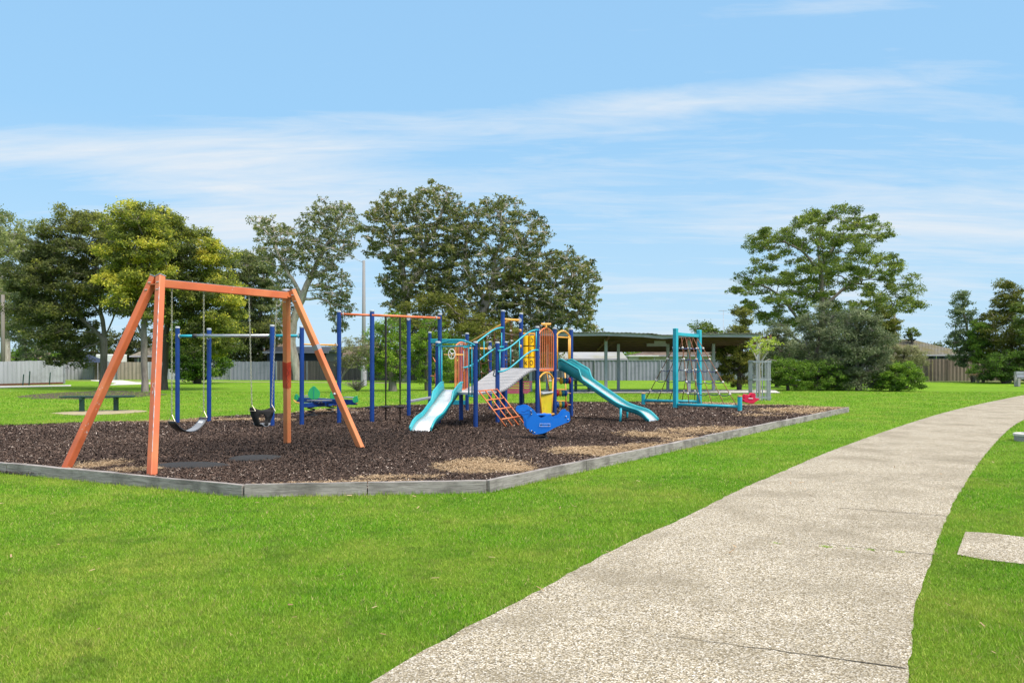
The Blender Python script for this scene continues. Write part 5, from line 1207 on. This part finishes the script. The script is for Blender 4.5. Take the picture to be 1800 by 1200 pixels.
tree('small_tree', 'round crowned distant tree just above the shelter roof', 'tree', (1240,658), [[(1240,658),(1240,600)]], [(1214,584),(1222,573),(1240,570),(1258,574),(1268,584),(1262,596),(1220,596)], 'fig', 'bark_dark', .3, 1.2, r0=.3, lv=.42, tufts=16, leaves=26, depth=.3)
for (lb, b0, ol_, lf) in (('hedge like green tree behind the far left tiled house', (75,664), [(0,640),(10,612),(50,600),(100,604),(120,625),(115,645)], 'bright'),
        ('dark tree mass low behind the forked dark tree', (120,664), [(95,640),(100,600),(140,585),(200,590),(235,600),(245,635)], 'dark'),
        ('bushy green tree beyond the fence seen below the shelter roof', (1160,660), [(1085,650),(1100,622),(1130,612),(1200,608),(1225,620),(1220,650)], 'bright'),
        ('dark tree behind the shelter at its left end', (985,662), [(940,650),(945,612),(985,600),(1030,604),(1048,630),(1040,650)], 'dark'),
        ('low tree line tree behind the hedge of shrubs at right', (1420,660), [(1330,650),(1340,600),(1400,590),(1500,600),(1540,620),(1530,650)], 'grey'),
        ('dim tree rising between the two left trunks', (225,664), [(200,650),(205,590),(240,575),(300,580),(330,600),(335,650)], 'dark'),
        ('green crown beyond the dark fence behind the lamp pole', (650,661), [(615,640),(640,618),(690,615),(720,640)], 'olive')):
    tree('background_tree', lb, 'tree', b0, [[b0, (b0[0], b0[1]-30)]], ol_, lf, 'bark_dark', .3, 1.3, r0=.2, lv=.42, tufts=16, leaves=28, depth=.15)
struct(fast_mesh('distant_treeline', *(lambda r: (r[0], 4, r[1]))(leaf_cloud(np.array([[x, 118+RNG.uniform(-3, 3), 1.2+RNG.uniform(0, 1.6)] for x in np.arange(-85, 85, 1.6)]), np.tile(np.array([[2., 1.6, 1.5]]), (107, 1)), 14, 26, .42, 1., RNG.normal(.45, .1, 107))[:2]), 'leaf_dark'), 'stuff')

# caged young tree
gc = gp(1335,703); tree('young_tree', 'young tree with yellow green leaves inside the steel tree guard', 'tree', (1336,703), [[(1336,703),(1336,670),(1334,640),(1336,612)], [(1334,645),(1352,632),(1366,636)], [(1335,640),(1322,620)], [(1335,632),(1350,615)]], [(1308,606),(1318,596),(1338,590),(1358,596),(1366,606),(1356,616),(1346,626),(1330,622),(1316,614)], 'yellow', 'bark_pale', .085, .34, gap=.1, r0=.055, lv=.55, tufts=10, leaves=9, depth=.42, flat=.8, spacing=1.05, twig=.01)
tg = thing('tree_guard', gc, 'square galvanised steel guard of vertical bars round the young tree', 'tree guard')
Yg2 = gc.y; w = .37; zt = HC+(YH-633)/F*Yg2
for i in range(7):
    for sx in (-1, 1):
        t = -w+2*w*i/6
        for p in (Vector((gc.x+t, Yg2+w*sx, 0)), Vector((gc.x+w*sx, Yg2+t, 0))):
            if abs(t) > w*.99 and p.x != gc.x+t: continue
            MB().bar(p, p+Vector((0,0,zt)), .03 if abs(t) < w*.9 else .045, .03).build('bar', 'galv', tg)
for z in (.12, zt*.52, zt-.06):
    c4 = [Vector((gc.x+a_*w, Yg2+b_*w, z)) for a_, b_ in ((-1,-1), (1,-1), (1,1), (-1,1), (-1,-1))]; mb = MB()
    for p, q_ in zip(c4[:-1], c4[1:]): mb.bar(p, q_, .02, .06)
    mb.build('band', 'galv', tg)
# dry twiggy plant and twig heap
def twigs(name, label, px, py, n, h, spread, mat, cat, leaf=None):
    c = gp(px, py); o = thing(name, c, label, cat); mb = MB(); tips = []
    for i in range(n):
        a_ = random.uniform(0, 2*PI); l = h*random.uniform(.6, 1); s_ = spread*random.uniform(.3, 1); p1 = c+Vector((math.cos(a_)*s_*.4, math.sin(a_)*s_*.4, l*.5)); p2 = c+Vector((math.cos(a_)*s_, math.sin(a_)*s_, l)); mb.tube([c, p1, p2], [.03, .02, .008], 4)
        for k in range(3): q_ = p1.lerp(p2, random.random()); e = q_+Vector((random.gauss(0,.14), random.gauss(0,.14), random.uniform(.05,.3))*1); mb.tube([q_, e], [.014, .006], 4); tips.append(e)
        tips.append(p2)
    mb.build('stem', mat, o)
    if leaf:
        T = np.array([list(t) for t in tips]); V, L, _ = leaf_cloud(T, np.full((len(T), 3), .12), 3, 6, .09, 1., np.full(len(T), .5)); fast_mesh('foliage', V, 4, L, leaf, o)
    return o
twigs('dry_shrub', 'pale leafless twiggy shrub in front of the brown fence', 1719, 672.5, 14, 1.0, .9, 'bark_pale', 'shrub', 'leaf_twig')
twigs('flowering_plant', 'small plant with yellow flowers beside the pale leafless shrub', 1708, 672, 6, .9, .5, 'bark_dark', 'plant', 'leaf_yellow')
tw = twigs('twig_heap', 'low heap of fallen dry twigs on the grass near the lamp pole', 629, 687, 30, .5, .8, 'bark_grey', 'twigs')

# =====================================================================  sky, light, camera
EL, AZ = math.radians(52), math.radians(128)        # AZ measured clockwise from +Y
sun = bpy.data.lights.new('sun', 'SUN'); sun.energy = 2.5; sun.angle = math.radians(24); sun.color = (1, .93, .82)
so = bpy.data.objects.new('sun', sun); COL.objects.link(so)
sd = Vector((math.sin(AZ)*math.cos(EL), math.cos(AZ)*math.cos(EL), math.sin(EL)))
so.rotation_euler = (-sd).to_track_quat('-Z', 'Y').to_euler(); so.location = (0, 0, 30)
w = bpy.data.worlds.new('World'); SC.world = w; w.use_nodes = True; nt = w.node_tree; nt.nodes.clear()
wo = nt.nodes.new('ShaderNodeOutputWorld'); bg = nt.nodes.new('ShaderNodeBackground'); bg.inputs[1].default_value = .15
nt.links.new(bg.outputs[0], wo.inputs[0])
sky = nt.nodes.new('ShaderNodeTexSky'); sky.sky_type = 'NISHITA'; sky.sun_disc = False; sky.sun_elevation = EL; sky.sun_rotation = AZ
sky.air_density = 1.0; sky.dust_density = .35; sky.ozone_density = 1.6; sky.altitude = 0
tc = nt.nodes.new('ShaderNodeTexCoord'); sx = nt.nodes.new('ShaderNodeSeparateXYZ'); nt.links.new(tc.outputs['Generated'], sx.inputs[0])
def M(op, a_, b_=None):
    n = nt.nodes.new('ShaderNodeMath'); n.operation = op
    for s, v in ((n.inputs[0], a_), (n.inputs[1], b_)):
        if v is None: continue
        if hasattr(v, 'links'): nt.links.new(v, s)
        else: s.default_value = v
    return n.outputs[0]
zz = M('ADD', M('MAXIMUM', sx.outputs[2], 0.), .10)
cxn = nt.nodes.new('ShaderNodeCombineXYZ'); nt.links.new(M('DIVIDE', sx.outputs[0], zz), cxn.inputs[0]); nt.links.new(M('DIVIDE', sx.outputs[1], zz), cxn.inputs[1])
def mapn(scale, rot, loc=(0,0,0)):
    m = nt.nodes.new('ShaderNodeMapping'); m.inputs['Scale'].default_value = scale; m.inputs['Rotation'].default_value = (0,0,rot); m.inputs['Location'].default_value = loc
    nt.links.new(cxn.outputs[0], m.inputs[0]); return m.outputs[0]
s1_ = noise(nt, mapn((.50, 1.9, 1), math.radians(14), (3.1, 1.7, 0)), 1.0, 7, .62, .6)
s2_ = noise(nt, mapn((.22, .5, 1), math.radians(-8), (7.3, 4.2, 0)), 1.0, 4, .55, .3)
s3_ = noise(nt, mapn((2.2, 7.0, 1), math.radians(18), (1.2, 9.4, 0)), 1.0, 6, .65, .9)
st = M('ADD', M('MULTIPLY', s1_, .70), M('ADD', M('MULTIPLY', s2_, .42), M('MULTIPLY', s3_, .30)))
win = ramp(nt, sx.outputs[2], [(0, (.6,)*3), (.12, (.85,)*3), (.19, (1.,)*3), (.28, (1,)*3), (.33, (.55,)*3), (.40, (.4,)*3), (.6, (.6,)*3)])
yy = M('MAXIMUM', sx.outputs[1], .05); ta = M('DIVIDE', sx.outputs[0], yy); te = M('DIVIDE', sx.outputs[2], yy)
def band(e0, slope, w_, a0, a1, k):
    d = M('DIVIDE', M('SUBTRACT', te, M('ADD', M('MULTIPLY', ta, slope), e0)), w_)
    g = M('DIVIDE', 1.0, M('ADD', 1.0, M('POWER', M('ABSOLUTE', d), 3.0)))
    m1 = mrange(nt, ta, a0-.12, a0+.12); m2 = mrange(nt, ta, a1-.14, a1+.14, 1, 0)
    return M('MULTIPLY', M('MULTIPLY', g, k), M('MULTIPLY', m1, m2))
bands = M('ADD', band(.283, .055, .022, -.75, .30, .17), band(.205, -.015, .024, -.45, .22, .19))
bands = M('ADD', bands, M('ADD', band(.25, .0, .04, -.8, -.05, .11), band(.155, .0, .04, -.42, -.20, .27)))
bands = M('ADD', bands, M('ADD', band(.13, .03, .06, .30, .75, .19), band(.40, .04, .012, .22, .40, .17)))
bands = M('ADD', bands, M('ADD', band(.06, .0, .045, .05, .5, .10), band(.30, .05, .015, .05, .5, .10)))
cl = mrange(nt, M('ADD', M('MULTIPLY', st, .92), bands), .70, .98, 0, .95)
tint = mixc(nt, 1.0, sky.outputs[0], (1.05, 1.02, 1.0), 'MULTIPLY')
veil = ramp(nt, sx.outputs[2], [(0, (1.75, 2.60, 3.35)), (.12, (1.55, 2.50, 3.38)), (.26, (1.22, 2.30, 3.42)), (.45, (1.18, 2.20, 3.38))])
base_ = mixc(nt, mrange(nt, sx.outputs[2], .42, .62, .92, .0), tint, veil)
c_ = mixc(nt, cl, base_, (2.95, 3.2, 3.45))
c_ = mixc(nt, mrange(nt, sx.outputs[2], .5, .8, 0., .75), c_, (7.6, 7.2, 6.7))   # bright overcast added overhead, outside the view, to soften the light
nt.links.new(c_, bg.inputs[0])
cam = bpy.data.cameras.new('camera'); co = bpy.data.objects.new('camera', cam); COL.objects.link(co); SC.camera = co
co.location = (0, 0, HC); co.rotation_euler = (math.radians(90), 0, 0); cam.sensor_width = 36; cam.lens = F/1800*36; cam.shift_y = (YH-600)/1800; cam.clip_end = 3000; cam.clip_start = .05
SC.view_settings.view_transform = 'Standard'; SC.view_settings.look = 'None'; SC.view_settings.exposure = 0.85; SC.view_settings.gamma = 1
SC.cycles.max_bounces = 6; SC.cycles.transparent_max_bounces = 4; SC.render.film_transparent = False
